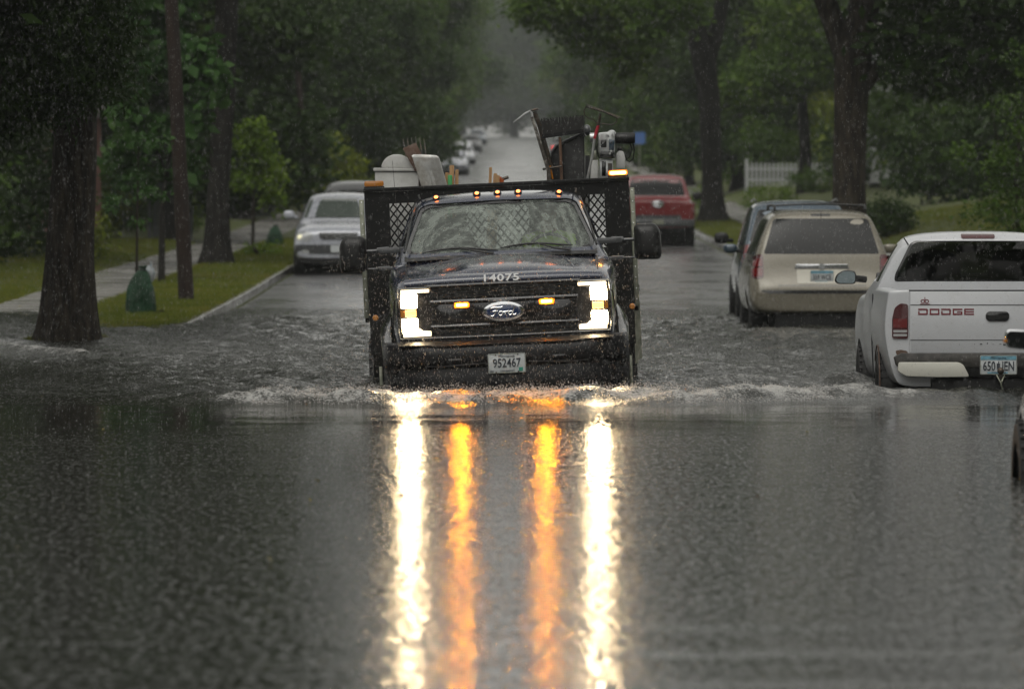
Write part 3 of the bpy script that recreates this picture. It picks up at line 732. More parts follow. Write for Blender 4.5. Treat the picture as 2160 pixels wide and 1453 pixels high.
# small tree behind, right
o = (10.3, 200.0, GZ(10.3, 200))
c = crown_mesh('crown', [(-.6, -2, 4.3, 1.7, 1.6, 1.0, 190), (.4, -1, 6.0, 2.4, 2.2, 1.8, 260), (1.8, -1, 4.4, 1.2, 1.2, .8, 90), (-2.2, -3, 3.6, 1.1, 1.2, .8, 70)], .22, 12, M['lf_mid'], per=26, spread=.26, wratio=.5)
tree('yard_tree', o, [(0, 0, -.2), (0, 0, 1.5), (-.1, 0, 3.2), (0, 0, 6)], [.22, .2, .18, .06], c, M['bark2'], 'slender tree in front of the white picket fence, with a mid-green crown', seed=9)
# right young shrub tree near lawn
o = (8.15, 92.0, GZ(8.15, 92))
bl = [(8.2, 91.6, 3.0, .6, .5, .55, 26), (7.75, 91.6, 2.35, .5, .5, .4, 20), (8.45, 91.6, 2.2, .55, .5, .5, 24), (7.7, 91.6, 1.6, .4, .5, .35, 16), (8.2, 91.6, 1.5, .7, .5, .4, 34), (8.5, 91.6, 3.9, .7, .6, .5, 24), (8.05, 91.4, 1.1, .7, .4, .25, 22), (7.35, 91.6, 2.5, .25, .3, .2, 6)]
c = crown_mesh('crown', rel(bl, o), .10, 13, M['lf_mid'], per=22, spread=.12, shell=.15, wratio=.5)
tree('shrub_tree', o, [(0, 0, -.1), (.03, 0, .9), (0, 0, 1.8), (.1, 0, 3.2)], [.05, .045, .03, .01], c, M['bark'], 'loose leafy young tree on the lawn above the white pickup', limbs=[([(0, 0, .7), (-.3, 0, 1.4), (-.55, 0, 2.0)], [.02, .015, .006]), ([(0, 0, 1.0), (.3, 0, 1.6), (.4, 0, 2.4)], [.02, .014, .006]), ([(.0, 0, .8), (-.2, 0, 2), (-.4, 0, 2.9)], [.015, .012, .005])], seed=10, flare=1.2)

# hedges / bushes -----------------------------------------------------------
def bush(name, x, y, rx, ry, h, mat, label, seed, leaf=.11, per=24, k=90, cat='bush', group=None, zoff=0):
    t = empty(name, (x, y, GZ(x, y)+zoff)); tag(t, label, cat, group)
    c = crown_mesh('foliage', [(0, 0, h*.5, rx, ry, h*.52, k)], leaf, seed, mat, per=per, spread=leaf*1.1, shell=.5)
    link('foliage', c, None, t)
    mb = MB(); rr = random.Random(seed)
    for _ in range(6):
        a = rr.uniform(0, 6.28); q = rr.uniform(.3, .6)
        mb.tube([(0, 0, -.05), (rx*q*.5*math.cos(a), ry*q*.5*math.sin(a), h*.35), (rx*q*math.cos(a), ry*q*math.sin(a), h*.75)], [.03, .02, .008], 5)
    mb.build('stem', M['bark'], t, weld=False)
    return t
bush('rounded_bush', 8.9, 135, .62, .6, .95, M['lf_dark'], 'clipped round dark bush on the lawn right of the massive trunk', 21, k=150)
bush('low_bush', 7.95, 150, .62, .6, .75, M['lf_mid'], 'low loose bush on the lawn left of the massive trunk', 22, k=70)
bush('low_bush', 8.4, 186, .9, .8, 1.0, M['lf_lime'], 'yellow-green bush between the forked tree and the picket fence', 23, k=80)
bush('low_bush', 6.9, 205, .6, .8, .8, M['lf_lime'], 'bright lime bush touching the left side of the forked trunk', 24, k=60)
bush('low_bush', 10.6, 195, 1.4, .8, .85, M['lf_mid'], 'wide bush below the pickets of the white fence', 25, k=110)
bush('water_plant', -5.98, 63.5, .16, .15, .30, M['lf_mid'], 'small leafy plant standing in the flood at the left picture edge', 26, leaf=.09, per=9, k=8)
for k, (px, w) in enumerate(((560, 1), (505, .8), (540, .7))):
    pass

bush('garden_bush', -8.9, 118, .5, .5, 1.0, M['lf_yel'], 'yellow-green bush left of the leaning pole at the back of the walk', 31, leaf=.14, k=60)
bush('garden_bush', -9.6, 165, .8, .7, 1.5, M['lf_lime'], 'bright bush between the second trunk and the grey board fence', 32, leaf=.16, k=90)
bush('ground_plant', -5.6, 127, .5, .4, .28, M['lf_lime'], 'low yellow-green plants on the verge in front of the small far sack', 33, leaf=.10, k=30, per=14)
# generic trees --------------------------------------------------------------
gen_crowns = []
for s, (mt, rx, rz, cz) in enumerate((('lf_dark', 4.6, 3.8, 8.2), ('lf_mid', 4.2, 4.2, 8.0), ('lf_dark', 5.2, 4.0, 9.0), ('lf_yel', 3.6, 3.4, 7.0))):
    r = random.Random(40+s); bl = []
    for k in range(9):
        a = r.uniform(0, 6.28); q = r.uniform(.35, .85)
        bl.append((rx*q*math.cos(a), rx*q*math.sin(a), cz+rz*r.uniform(-.75, .75), rx*r.uniform(.32, .5), rx*r.uniform(.32, .5), rz*r.uniform(.25, .42), 95))
    bl.append((0, 0, cz, rx*.72, rx*.72, rz*.85, 260))
    gen_crowns.append(crown_mesh('crown', bl, .34, 50+s, M[mt], per=20, spread=.42, wratio=.55, shell=.4))
for s, mt in ((4, 'lf_dark'), (5, 'lf_mid')):
    r = random.Random(90+s); bl = []
    for k in range(13):
        a = r.uniform(0, 6.28); q = r.uniform(.3, .8)
        bl.append((4.0*q*math.cos(a), 4.0*q*math.sin(a), 1.9+k*.62, r.uniform(1.2, 1.8), r.uniform(1.2, 1.8), r.uniform(.9, 1.4), 110))
    bl.append((0, 0, 8, 3.4, 3.4, 3.0, 200))
    gen_crowns.append(crown_mesh('crown', bl, .30, 50+s, M[mt], per=20, spread=.36, wratio=.55, shell=.4))
gen_trunk = trunk_mb([(0, 0, -.6), (0, 0, 0), (.08, 0, 2), (-.05, .05, 5), (.1, 0, 9)], [.3, .28, .23, .2, .06], [([(0, 0, 4), (1.3, .5, 6), (2.4, 1, 8)], [.13, .09, .03]), ([(0, 0, 4.6), (-1.2, -.6, 6.4), (-2.2, -1.2, 8.4)], [.12, .08, .03])], 1.5, seed=3).mesh('trunk', smooth=60)
def gen_tree(k, x, y, s, rot, label, group, name='broadleaf_tree', sz=None):
    t = empty(name, (x, y, GZ(x, y)), (0, 0, rot)); tag(t, label, 'tree', group); t.scale = (s, s, sz or s)
    link('trunk', gen_trunk, M['bark2'], t); link('crown', gen_crowns[k], None, t)
rr = random.Random(12)
for i, (x, y, k, s) in enumerate(((-8.9, 150, 4, .95), (-8.8, 186, 4, .95), (-6.9, 206, 4, .85), (-6.9, 228, 4, .9), (-6.7, 252, 5, .95), (-6.5, 280, 4, 1.0), (-6.6, 312, 5, 1.0), (-6.8, 350, 4, 1.0), (-6.6, 395, 5, 1.1), (-7, 450, 1, 1.2), (-7, 520, 0, 1.2), (-7, 600, 2, 1.2), (-7, 690, 0, 1.2))):
    gen_tree(k, x, y, s, rr.uniform(0, 6.28), 'one of the dark leafy street trees receding up the left verge behind the parked cars', 'street trees along the left verge')
for i, (x, y, k, s) in enumerate(((6.8, 128, 2, .95), (9.2, 232, 4, .9), (8.1, 262, 5, .9), (7.9, 300, 4, .9), (7.7, 345, 5, 1.0), (7.7, 400, 4, 1.1), (7.6, 460, 1, 1.2), (7.8, 540, 3, 1.2), (8, 630, 2, 1.2), (8, 720, 1, 1.2))):
    if y == 128: x = 12.5
    gen_tree(k, x, y, s, rr.uniform(0, 6.28), 'one of the hazy street trees receding up the right verge beyond the forked tree', 'street trees along the right verge')
for i in range(26):
    y = 84 + i*11 + rr.uniform(-4, 4) if i < 20 else 320 + (i-20)*60
    gen_tree(rr.choice((4, 0, 4, 5)), -12.5-rr.uniform(0, 4.5), y, rr.uniform(.9, 1.25), rr.uniform(0, 6.28), 'one of the dark yard trees massed behind the left lawns', 'yard trees behind the left lawns', 'yard_tree')
for i in range(26):
    y = 98 + i*11 + rr.uniform(-4, 4) if i < 20 else 330 + (i-20)*60
    gen_tree(rr.choice((4, 4, 5, 4, 3)), 16.5+rr.uniform(0, 7), y, rr.uniform(.9, 1.25), rr.uniform(0, 6.28), 'one of the dark yard trees massed behind the right lawns', 'yard trees behind the right lawns', 'yard_tree')
for i in range(9):
    gen_tree(rr.choice((4, 5, 4)), -26+i*6.5+rr.uniform(-1.5, 1.5), 850+rr.uniform(0, 60), rr.uniform(2.2, 2.6), rr.uniform(0, 6.28), 'one of the faint hazy trees closing the far end of the street', 'trees closing the street end')
for i in range(22):  # unseen trees added out of view to block low sky and darken vehicle fronts
    y = -105 + i*8 if i < 22 else 0
    for sx in (-1, 1):
        gen_tree(rr.choice((4, 5, 0)), sx*(17.5+rr.uniform(0, 4)), y+rr.uniform(-3, 3), rr.uniform(1.0, 1.3), rr.uniform(0, 6.28), 'one of the unseen leafy trees added to block low sky around the flooded crossing', 'trees around the flooded crossing')
for i in range(7):
    gen_tree(rr.choice((4, 5)), -15+i*5, -100+rr.uniform(-5, 5), rr.uniform(1.1, 1.4), rr.uniform(0, 6.28), 'one of the unseen leafy trees added to block low sky around the flooded crossing', 'trees around the flooded crossing')
# understorey bushes on both sides
ub = [crown_mesh('foliage', [(0, 0, 1.2, 1.5, 1.2, 1.3, 120), (.9, .2, .9, .9, .8, .9, 50), (-.8, 0, 1.7, .8, .8, .9, 50)], .2, 70+s, M[mt], per=20, spread=.24, wratio=.5, shell=.35) for s, mt in enumerate(('lf_dark', 'lf_mid', 'lf_yel'))]
def ubush(k, x, y, s, label, group):
    t = empty('garden_shrub', (x, y, GZ(x, y)-.1), (0, 0, rr.uniform(0, 6.28))); t.scale = (s, s, s*rr.uniform(.9, 1.3)); tag(t, label, 'shrub', group)
    link('foliage', ub[k], None, t)
for i in range(44):
    y = 108 + i*4.5; x = -11.2-rr.uniform(0, 2.6)
    ubush(rr.choice((0, 0, 0, 1, 2)), x, y, rr.uniform(.8, 1.5), 'one of the dense garden shrubs filling the gap behind the left lawn', 'shrubs behind the left lawn')
for i in range(16):
    ubush(rr.choice((0, 1, 2)), -9.3-rr.uniform(0, .8), 200+i*11, rr.uniform(.8, 1.3), 'one of the dense garden shrubs filling the gap behind the left lawn', 'shrubs behind the left lawn')
for i in range(34):
    y = 150 + i*7; x = 12.2+rr.uniform(0, 3.5)
    ubush(rr.choice((0, 0, 1, 1, 2)), x, y, rr.uniform(.8, 1.5), 'one of the garden shrubs on the rising ground behind the picket fence', 'shrubs on the right bank')
for i in range(16):
    ubush(rr.choice((1, 2, 1)), 9.6+rr.uniform(0, 1.5), 228+i*14, rr.uniform(.8, 1.4), 'one of the garden shrubs on the rising ground behind the picket fence', 'shrubs on the right bank')

# ---------------------------------------------------------------- poles, houses, fences
mb = MB(); o = (wx(393, 90), 90, GZ(wx(393, 90), 90))
mb.tube([(0, 0, -.4), (0, 0, 0), (-.065, 0, 1.4), (-.23, 0, 4.75), (-.42, 0, 8.6)], [.13, .125, .118, .105, .09], 16)
p = empty('utility_pole', o); tag(p, 'leaning dark brown wooden pole planted in the verge beside the green sack', 'utility pole')
link('shaft', mb.mesh('shaft', smooth=60), M['pole'], p)
mb = MB(); mb.box(-1.2, 1.2, -.05, .06, -.06, .06); mb.tube([(-.9, 0, .06), (-.9, 0, .2)], .04, 8); mb.tube([(.9, 0, .06), (.9, 0, .2)], .04, 8)
mb.build('crossarm', M['pole'], p, loc=(-.39, -.12, 8.0))
o = (wx(649, 165), 165, GZ(wx(649, 165), 165))
p = empty('utility_pole', o); tag(p, 'thin reddish-brown pole behind the silver car and beside the bushy tree', 'utility pole')
mb = MB(); mb.tube([(0, 0, -.3), (0, 0, 1), (-.32, 0, 5.2), (-.5, 0, 8.5)], [.11, .105, .09, .07], 12); link('shaft', mb.mesh('shaft', smooth=60), M['pole'], p)
mb = MB(); mb.box(-1.0, 1.0, -.05, .05, -.05, .05); mb.build('crossarm', M['pole'], p, loc=(-.48, -.1, 8.0))

M['clap'] = pmat('white_clapboard', (.34, .35, .35), .6, bump=(1, .02, (.01, .01, 7)))
M['clapgrey'] = pmat('grey_clapboard', (.22, .23, .25), .6)
M['brickred'] = pmat('red_brick', (.16, .07, .055), .8, col2=(.11, .05, .04), nscale=8)
M['shingle'] = pmat('roof_shingle', (.05, .045, .042), .7, col2=(.08, .07, .065), nscale=6)
def house(x, y, w, d, h, mat, label, rot=0, rise=1.9):
    t = empty('house', (x, y, GZ(x, y)-.2), (0, 0, rot)); tag(t, label, 'house')
    mb = MB(); mb.prism([(-w/2, 0), (w/2, 0), (w/2, h), (0, h+rise), (-w/2, h)], -d/2, d/2); mb.build('wall', mat, t)
    mb = MB(); e = .35; sl = rise/(w/2)
    for s in (-1, 1):
        mb.prism([(0, h+rise+.05), (s*(w/2+e), h-sl*e+.05), (s*(w/2+e), h-sl*e+.17), (0, h+rise+.19)], -d/2-e, d/2+e)
    mb.build('roof', M['shingle'], t)
    for zz in (1.0, 3.6):
        if zz+1.3 > h: continue
        for xx in (-w*.28, w*.28):
            mb = MB(); mb.box(xx-.5, xx+.5, -d/2-.04, -d/2+.02, zz, zz+1.3); f = mb.build('window', M['platewhite'], t)
            mb = MB(); mb.box(xx-.42, xx+.42, -d/2-.06, -d/2-.041, zz+.08, zz+1.22); mb.build('pane', M['glassdark'], f)
    mb = MB(); mb.box(-.5, .5, -d/2-.05, -d/2+.02, .3, 2.4); mb.build('door', M['darkgrey'], t)
    return t
house(15.6, 188, 6.0, 9, 4.8, M['clap'], 'white gabled house glimpsed between dark trunks behind the picket fence', .2)
house(13.4, 262, 6, 9, 4.4, M['clap'], 'pale house glimpsed just right of the forked trunk, high on the bank', .1)
house(19.5, 150, 5, 8, 3.6, M['clapgrey'], 'dim grey house behind the young tree at the right picture edge', .3)
house(-13.6, 140, 5, 8, 3.4, M['brickred'], 'dark red brick house in the shade behind the left lawn', -.2)
# picket fence
x0, x1, yf = 8.7, 12.6, 211.0
t = empty('picket_fence', (x0, yf, GZ(10.5, yf))); tag(t, 'white picket fence on the bank between the two big right trunks', 'fence')
mb = MB(); xx = 0
while xx < x1-x0:
    mb.prism([(xx, .05), (xx+.09, .05), (xx+.09, .85), (xx+.045, .95), (xx, .85)], 0, .025); xx += .16
mb.build('picket_panel', M['clap'], t)
mb = MB(); mb.box(0, x1-x0, .026, .06, .25, .33); mb.box(0, x1-x0, .026, .06, .65, .73); mb.build('rail', M['clap'], t)
for xx in (0, 2.0, 3.9):
    mb = MB(); mb.box(xx-.06, xx+.06, .061, .17, -.2, 1.02); mb.box(xx-.08, xx+.08, .05, .18, 1.02, 1.06); mb.build('post', M['clap'], t)
# grey board fence left
t = empty('board_fence', (-9.5, 190, GZ(-9.0, 190))); tag(t, 'grey vertical board fence behind the young lime tree', 'fence')
mb = MB(); xx = 0
while xx < 1.5:
    mb.box(xx, xx+.14, 0, .03, .02, 1.75); xx += .15
mb.build('board_panel', M['clapgrey'], t)
for xx in (-.06, 1.55):
    mb = MB(); mb.box(xx-.05, xx+.05, -.03, .09, -.2, 1.85); mb.build('post', M['clapgrey'], t)
# pale gate between pole and trunk
t = empty('garden_gate', (-9.6, 152, GZ(-9.3, 152))); tag(t, 'pale grey board gate seen between the leaning pole and its neighbour trunk', 'gate')
mb = MB(); xx = 0
while xx < .9:
    mb.box(xx, xx+.13, 0, .03, .05, 1.5); xx += .14
mb.build('board_panel', M['clapgrey'], t)
for xx in (-.08, 1.02):
    mb = MB(); mb.box(xx-.05, xx+.05, -.03, .09, -.2, 1.6); mb.build('post', M['clapgrey'], t)
# blue sign
o = (wx(1349, 250), 250, 0); zs = wz(292, 250)
t = empty('road_sign', (o[0], 250, GZ(o[0], 250))); tag(t, 'plain blue roadside sign on a thin post, beyond the truck load', 'sign')
mb = MB(); zz = zs-GZ(o[0], 250); mb.prism(rrect(-.24, .24, zz-.26, zz+.26, .05), 0, .02); mb.build('sign_panel', pmat('sign_blue', (.05, .12, .32), .5), t)
mb = MB(); mb.tube([(0, .05, -.2), (0, .05, zz+.2)], .03, 8); mb.build('post', M['galv'], t)
# ================================================================ VEHICLES
class Veh:
    """local axes: x right as seen, y away from the viewer, z up from zoff above the ground"""
    def __init__(s, name, loc, rot, label, cat, group=None, zo=0):
        s.root = empty(name, loc, rot); tag(s.root, label, cat, group); s.zo = zo
    def part(s, name, m, mat, parent=None, bev=0, smooth=35, label=None, **k):
        me = m.mesh(name, bev, 2, smooth, **k) if isinstance(m, MB) else m
        o = link(name, me, mat, parent or s.root, (0, 0, 0) if parent else (0, 0, s.zo))
        if label: o['label'] = label
        return o
    def wheel(s, x, y, r, w, side, rimr=None, zc=None, rimmat=None):
        """side=+1 outer face towards +x"""
        zc = (r - s.zo) if zc is None else zc; rimr = rimr or r*.62; h = w/2
        mb = MB(); mb.lathe([(rimr, -h), (r-.03, -h), (r, -h+.03), (r, h-.03), (r-.03, h), (rimr, h), (rimr-.01, h-.05), (rimr-.01, -h+.05), (rimr, -h)], (x, y, zc), 'x', 32)
        for k in range(30):   # tread lugs
            a = 2*math.pi*k/30; c, sn = math.cos(a), math.sin(a)
            for q in (-1, 1):
                x0 = x + (q*h*.95 if q < 0 else h*.35); x1 = x0 + h*.6
                p = []
                for rr_, da in ((r-.01, -.05), (r-.01, .05), (r+.004, .04), (r+.004, -.04)):
                    p.append((y+rr_*math.cos(a+da), zc+rr_*math.sin(a+da)))
                mb.prism(p, x0, x1, 'x')
        o = s.part('wheel', mb, M['rubber'], weld=False)
        mb = MB(); sg = side
        mb.lathe([(rimr-.005, sg*h*.75), (rimr-.02, sg*h*.9), (rimr-.05, sg*h*.5), (rimr*.55, sg*h*.35), (rimr*.3, sg*h*.6), (0.0001, sg*h*.65)], (x, y, zc), 'x', 28)
        for k in range(5):
            a = 2*math.pi*k/5+.3
            c0 = Vector((x+sg*h*.55, y+rimr*.25*math.cos(a), zc+rimr*.25*math.sin(a))); c1 = Vector((x+sg*h*.72, y+rimr*.95*math.cos(a), zc+rimr*.95*math.sin(a)))
            mb.tube([c0, c1], [rimr*.16, rimr*.1], 6)
        s.part('rim', mb, rimmat or M['rim'], o, weld=False)
        return o

def csec(y, w, zb, zbelt, wt, zt, crown=.02):
    return (y, [(0, zb), (w*.82, zb), (w*.95, zb+.05), (w, zb+(zbelt-zb)*.5), (w*.985, zbelt-(zbelt-zb)*.14), (w*.955, zbelt), (wt+.02, zt-.075), (wt-.07, zt-.012), (wt*.5, zt+crown*.8), (0, zt+crown)])

def cyl_cut(y, z, r, x0, x1):
    mb = MB(); mb.lathe([(r, x0), (r, x1)], (0, y, z), 'x', 40); return mb.mesh('c')
def prism_cut(pts, a0, a1, axis='y'):
    mb = MB(); mb.prism(pts, a0, a1, axis); return mb.mesh('c')
def arch(v, y, z, r, x, w=.03, mat='black_plastic'):
    mb = MB(); pts = [(x, y+r*math.cos(R(a)), z+r*math.sin(R(a))) for a in range(-10, 191, 12)]
    mb.tube(pts, w, 6); return v.part('wheel_arch', mb, M[mat])

def plate(v, cx, y, cz, w, h, num, top, bottom, blue=False, detail=True):
    me = MB().prism(rrect(cx-w/2, cx+w/2, cz-h/2, cz+h/2, .012), y-.006, y).mesh('license_plate', .001)
    p = v.part('license_plate', me, M['platewhite'])
    if blue:
        mb = MB(); mb.prism(rrect(cx-w/2+.006, cx+w/2-.006, cz+h*.26, cz+h/2-.006, .006), y-.0085, y-.0062); v.part('plate_band', mb, M['plateblue'], p)
        mb = MB(); mb.prism(rrect(cx-w*.3, cx+w*.25, cz-h*.44, cz-h*.36, .003), y-.0085, y-.0062); v.part('plate_band', mb, M['plateblue'], p)
    def tx(s, x, z, w_, h_, mat, bold=0):
        t = text_mesh(s, w_, h_, .003, bold=bold)
        for vv in t.vertices: vv.co = (vv.co[0]+x, vv.co[1]+y-.009, vv.co[2]+z)
        v.part('plate_lettering', t, M[mat], p)
    tx(num[0], cx+num[3], cz+num[4], num[1], num[2], 'ink', .012)
    if detail:
        tx(top, cx, cz+h*.37, w*.42, h*.13, 'ink'); tx(bottom, cx, cz-h*.38, w*.40, h*.075, 'ink')
    # rim
    mb = MB(); pts = rrect(cx-w/2+.004, cx+w/2-.004, cz-h/2+.004, cz+h/2-.004, .011); pts.append(pts[0])
    mb.tube([(a, y-.007, b) for a, b in pts], .0025, 5, cap=False); v.part('plate_rim', mb, M['galv'], p)
    return p

# ---------------------------------------------------------------- the utility truck
T = Veh('utility_truck', (-.012, 46.0, -.40), (0, R(-2.6), R(.5)), 'dark blue utility truck with lit headlights driving through the floodwater', 'truck', zo=.40)
# front clip body
fsec = lambda y, w, zt, cr=.03: (y, [(0, -.05), (w*.9, -.05), (w*.96, .0), (w, .45), (w, zt-.17), (w*.985, zt-.07), (w*.93, zt-.01), (w*.62, zt+cr*.35), (w*.40, zt+cr), (w*.36, zt+cr+.02), (0, zt+cr+.028)])
st = [fsec(.08, .86, .885, .01), fsec(.10, .875, .905, .015), fsec(.20, .885, .965), fsec(.34, .90, 1.0), fsec(.7, .93, 1.05, .035), fsec(1.1, .945, 1.085, .035), fsec(1.32, .95, 1.10, .02), fsec(1.34, .95, 1.10, .02)]
fme = loft_mesh(st, 2)
fme = cut(fme, [cyl_cut(.98, -.02, .50, -1.3, 1.3)])
front = T.part('front_body', fme, M['navy'])
fb = bvh_of(fme)
# hood seams
for s in (-1, 1):
    mb = MB(); pts = []
    for k in range(14):
        y = .16+k*.085; x = s*(.775+.02*k/13); h = fb.ray_cast(Vector((x, y, 3)), Vector((0, 0, -1)))
        if h[0]: pts.append(h[0]+Vector((0, 0, .001)))
    mb.tube(pts, .005, 5); T.part('hood_seam', mb, M['black_plastic'])
    # sculpted crease from grille corner to windscreen
    mb = MB(); pts = []
    for k in range(12):
        y = .25+k*.088; x = s*(.60-.13*k/11); h = fb.ray_cast(Vector((x, y, 3)), Vector((0, 0, -1)))
        if h[0]: pts.append(h[0]+Vector((0, 0, -.002)))
    mb.tube(pts, [.004+.01*math.sin(math.pi*k/11) for k in range(len(pts))], 6); T.part('hood_crease', mb, M['navy'])
# hood nose strip (leading edge)
mb = MB(); n = 24
vs = []; prof = [(.10, .905), (.035, .912), (.022, .935), (.035, .965), (.10, .985), (.20, 1.0)]
for i in range(n+1):
    x = -.80+1.6*i/n; bow = .05*(abs(x)/.8)**2.2; dz = -.015*(abs(x)/.8)**3
    for y, z in prof: vs.append((x, y+bow, z+dz*(1+2*(z-.9))))
k = len(prof); fs = [(i*k+j, i*k+j+1, (i+1)*k+j+1, (i+1)*k+j) for i in range(n) for j in range(k-1)] + [tuple(range(k)), tuple(n*k+j for j in range(k))[::-1]]
mb.add(vs, fs); T.part('hood_nose', mb, M['navy'], smooth=60)
t = text_mesh('14075', .285, .058, .003, bold=.022, space=1.12)
for v in t.vertices: v.co = (v.co[0]-.012, v.co[1]+.019+.05*(abs(v.co[0])/.8)**2.2+(v.co[2])*.22, v.co[2]+.954)
T.part('fleet_number', t, M['inkwhite'])
# grille
mb = MB(); mb.prism(rpoly([(-.72, .47), (.72, .47), (.72, .905), (-.72, .905)], .02), .056, .09); T.part('grille_back', mb, M['black_gloss'])
mb = MB()
for k in range(13):
    z = .50+k*.031; 
    mb.prism([(.02, z), (.05, z+.004), (.05, z+.012), (.02, z+.009)], -.585, .585, 'x')
for k in range(25):
    x = -.576+k*.048; mb.box(x-.003, x+.003, .035, .054, .49, .90)
g = T.part('grille', mb, M['black_plastic'], weld=False)
for z0, z1 in ((.755, .80), (.555, .60)):
    mb = MB(); vs = []; n = 20; prof = [(.03, z0), (-.005, z0+.008), (-.012, (z0+z1)/2), (-.005, z1-.008), (.03, z1)]
    for i in range(n+1):
        x = -.60+1.2*i/n; b = .03*(abs(x)/.6)**2
        for y, z in prof: vs.append((x, y+b, z))
    k = len(prof); mb.add(vs, [(i*k+j, i*k+j+1, (i+1)*k+j+1, (i+1)*k+j) for i in range(n) for j in range(k-1)]+[tuple(range(k)), tuple(n*k+j for j in range(k))[::-1]])
    T.part('grille_bar', mb, M['black_gloss'], g)
mb = MB()
for s in (-1, 1):
    mb.prism([(s*.25, .60), (s*.52, .60), (s*.56, .63), (s*.56, .725), (s*.52, .755), (s*.25, .755)], .0, .02)
mb.prism([(-.25, .60), (.25, .60), (.25, .755), (-.25, .755)], .005, .02)
T.part('grille_panel', mb, M['black_gloss'], g, bev=.006)
mb = MB(); mb.tube([(-.62, .012, .905), (0, -.004, .908), (.62, .012, .905)], .014, 8); mb.tube([(-.6, .015, .487), (0, -.0, .484), (.6, .015, .487)], .014, 8)
T.part('grille_surround', mb, M['black_gloss'], g)
# oval badge with script
def oval(rx, rz, y0, y1, mat, nm, par=None, rim=False):
    mb = MB(); pts = [(rx*math.cos(R(a)), .68+rz*math.sin(R(a))) for a in range(0, 360, 9)]
    mb.prism([(a-.008, b) for a, b in pts], y0, y1); return T.part(nm, mb, M[mat], par, bev=.003)
bd = oval(.168, .080, -.045, .0, 'chrome', 'badge_rim')
b2 = oval(.146, .062, -.050, -.044, 'ovalblue', 'badge_field', bd)
mb = MB()
strokes = [[(-.098,.016),(-.088,.030),(-.066,.036),(-.04,.034),(-.018,.034),(-.006,.04)], [(-.045,.034),(-.052,.012),(-.062,-.014),(-.074,-.030),(-.09,-.032),(-.095,-.024)], [(-.078,.004),(-.06,.008),(-.04,.007)],
           [(-.012,.004),(-.026,.002),(-.036,-.012),(-.032,-.026),(-.018,-.028),(-.006,-.016),(-.006,-.002),(-.014,.004)], [(-.006,0),(.008,-.002),(.018,.004)],
           [(.018,.006),(.014,-.008),(.010,-.026)], [(.014,-.010),(.024,.002),(.036,.004)],
           [(.062,.002),(.048,.002),(.036,-.010),(.038,-.024),(.050,-.027),(.062,-.016),(.066,.0)], [(.082,.040),(.074,.018),(.066,-.008),(.066,-.024),(.078,-.027),(.090,-.018)]]
for s in strokes:
    mb.tube([(x*1.12-.008, -.051, .678+z*1.05) for x, z in s], [.0035]+[.0058]*(len(s)-2)+[.0035], 6)
T.part('badge_script', mb, M['chrome'], bd, weld=False)
pts = [(.140*math.cos(R(a))-.008, -.0505, .68+.057*math.sin(R(a))) for a in range(0, 361, 9)]
mb = MB(); mb.tube(pts, .002, 4, cap=False); T.part('badge_line', mb, M['chrome'], bd)
# headlights
for s in (-1, 1):
    y0 = .02
    def P(pts): return [(s*a, b) for a, b in pts]
    hp = P(rpoly([(.575, .905), (.86, .905), (.87, .70), (.86, .485), (.575, .485), (.575, .545), (.68, .56), (.695, .59), (.695, .82), (.575, .845)], .012))
    mb = MB(); mb.prism(hp, y0+.03, y0+.10); h = T.part('headlight', mb, M['black_gloss'], bev=.004)
    def lens(nm, pts, mat, r=.012, dy=0):
        mb = MB(); mb.prism(P(rpoly(pts, r)), y0+.014+dy, y0+.029); return T.part(nm, mb, M[mat], h, bev=.003)
    lens('low_beam', [(.702, .738), (.702, .852), (.832, .855), (.836, .738)], 'hl', .016)
    lens('daytime_light', [(.602, .858), (.602, .886), (.832, .886), (.836, .861)], 'hl_arm', .006)
    lens('high_beam', [(.702, .652), (.835, .652), (.83, .535), (.702, .535)], 'hl', .016)
    lens('daytime_light', [(.598, .506), (.598, .545), (.665, .551), (.692, .575), (.697, .530), (.826, .530), (.826, .503)], 'hl_arm', .006)
    lens('turn_lamp', [(.712, .668), (.712, .722), (.805, .722), (.805, .668)], 'hl_dim', .006, .002)
    mb = MB(); mb.prism(P([(.812, .668), (.84, .668), (.84, .722), (.812, .722)]), y0+.016, y0+.029); T.part('side_marker', mb, M['amberlens'], h)
    # chrome brow above and beside lens
    mb = MB(); mb.tube([(s*.59, y0+.02, .897), (s*.72, y0+.018, .899), (s*.853, y0+.03, .896), (s*.862, y0+.035, .80), (s*.862, y0+.035, .60), (s*.852, y0+.03, .492), (s*.6, y0+.02, .490)], .0045, 5); T.part('headlight_trim', mb, M['clearlens'], h)
    # amber strobe in grille
    mb = MB(); mb.prism(rrect(s*.343-.066, s*.343+.066, .720, .770, .01), -.028, .0); a = T.part('strobe_housing', mb, M['black_plastic'], bev=.003)
    mb = MB(); mb.prism(rrect(s*.343-.062, s*.343+.062, .723, .767, .012), -.0315, -.0285); T.part('strobe_halo', mb, M['strobe_halo'], a)  # glowing plate imitating the orange halo round the strobe
    mb = MB(); mb.prism(rrect(s*.343-.044, s*.343+.044, .735, .757, .008), -.035, -.0318); T.part('strobe_lens', mb, M['amberglow'], a)
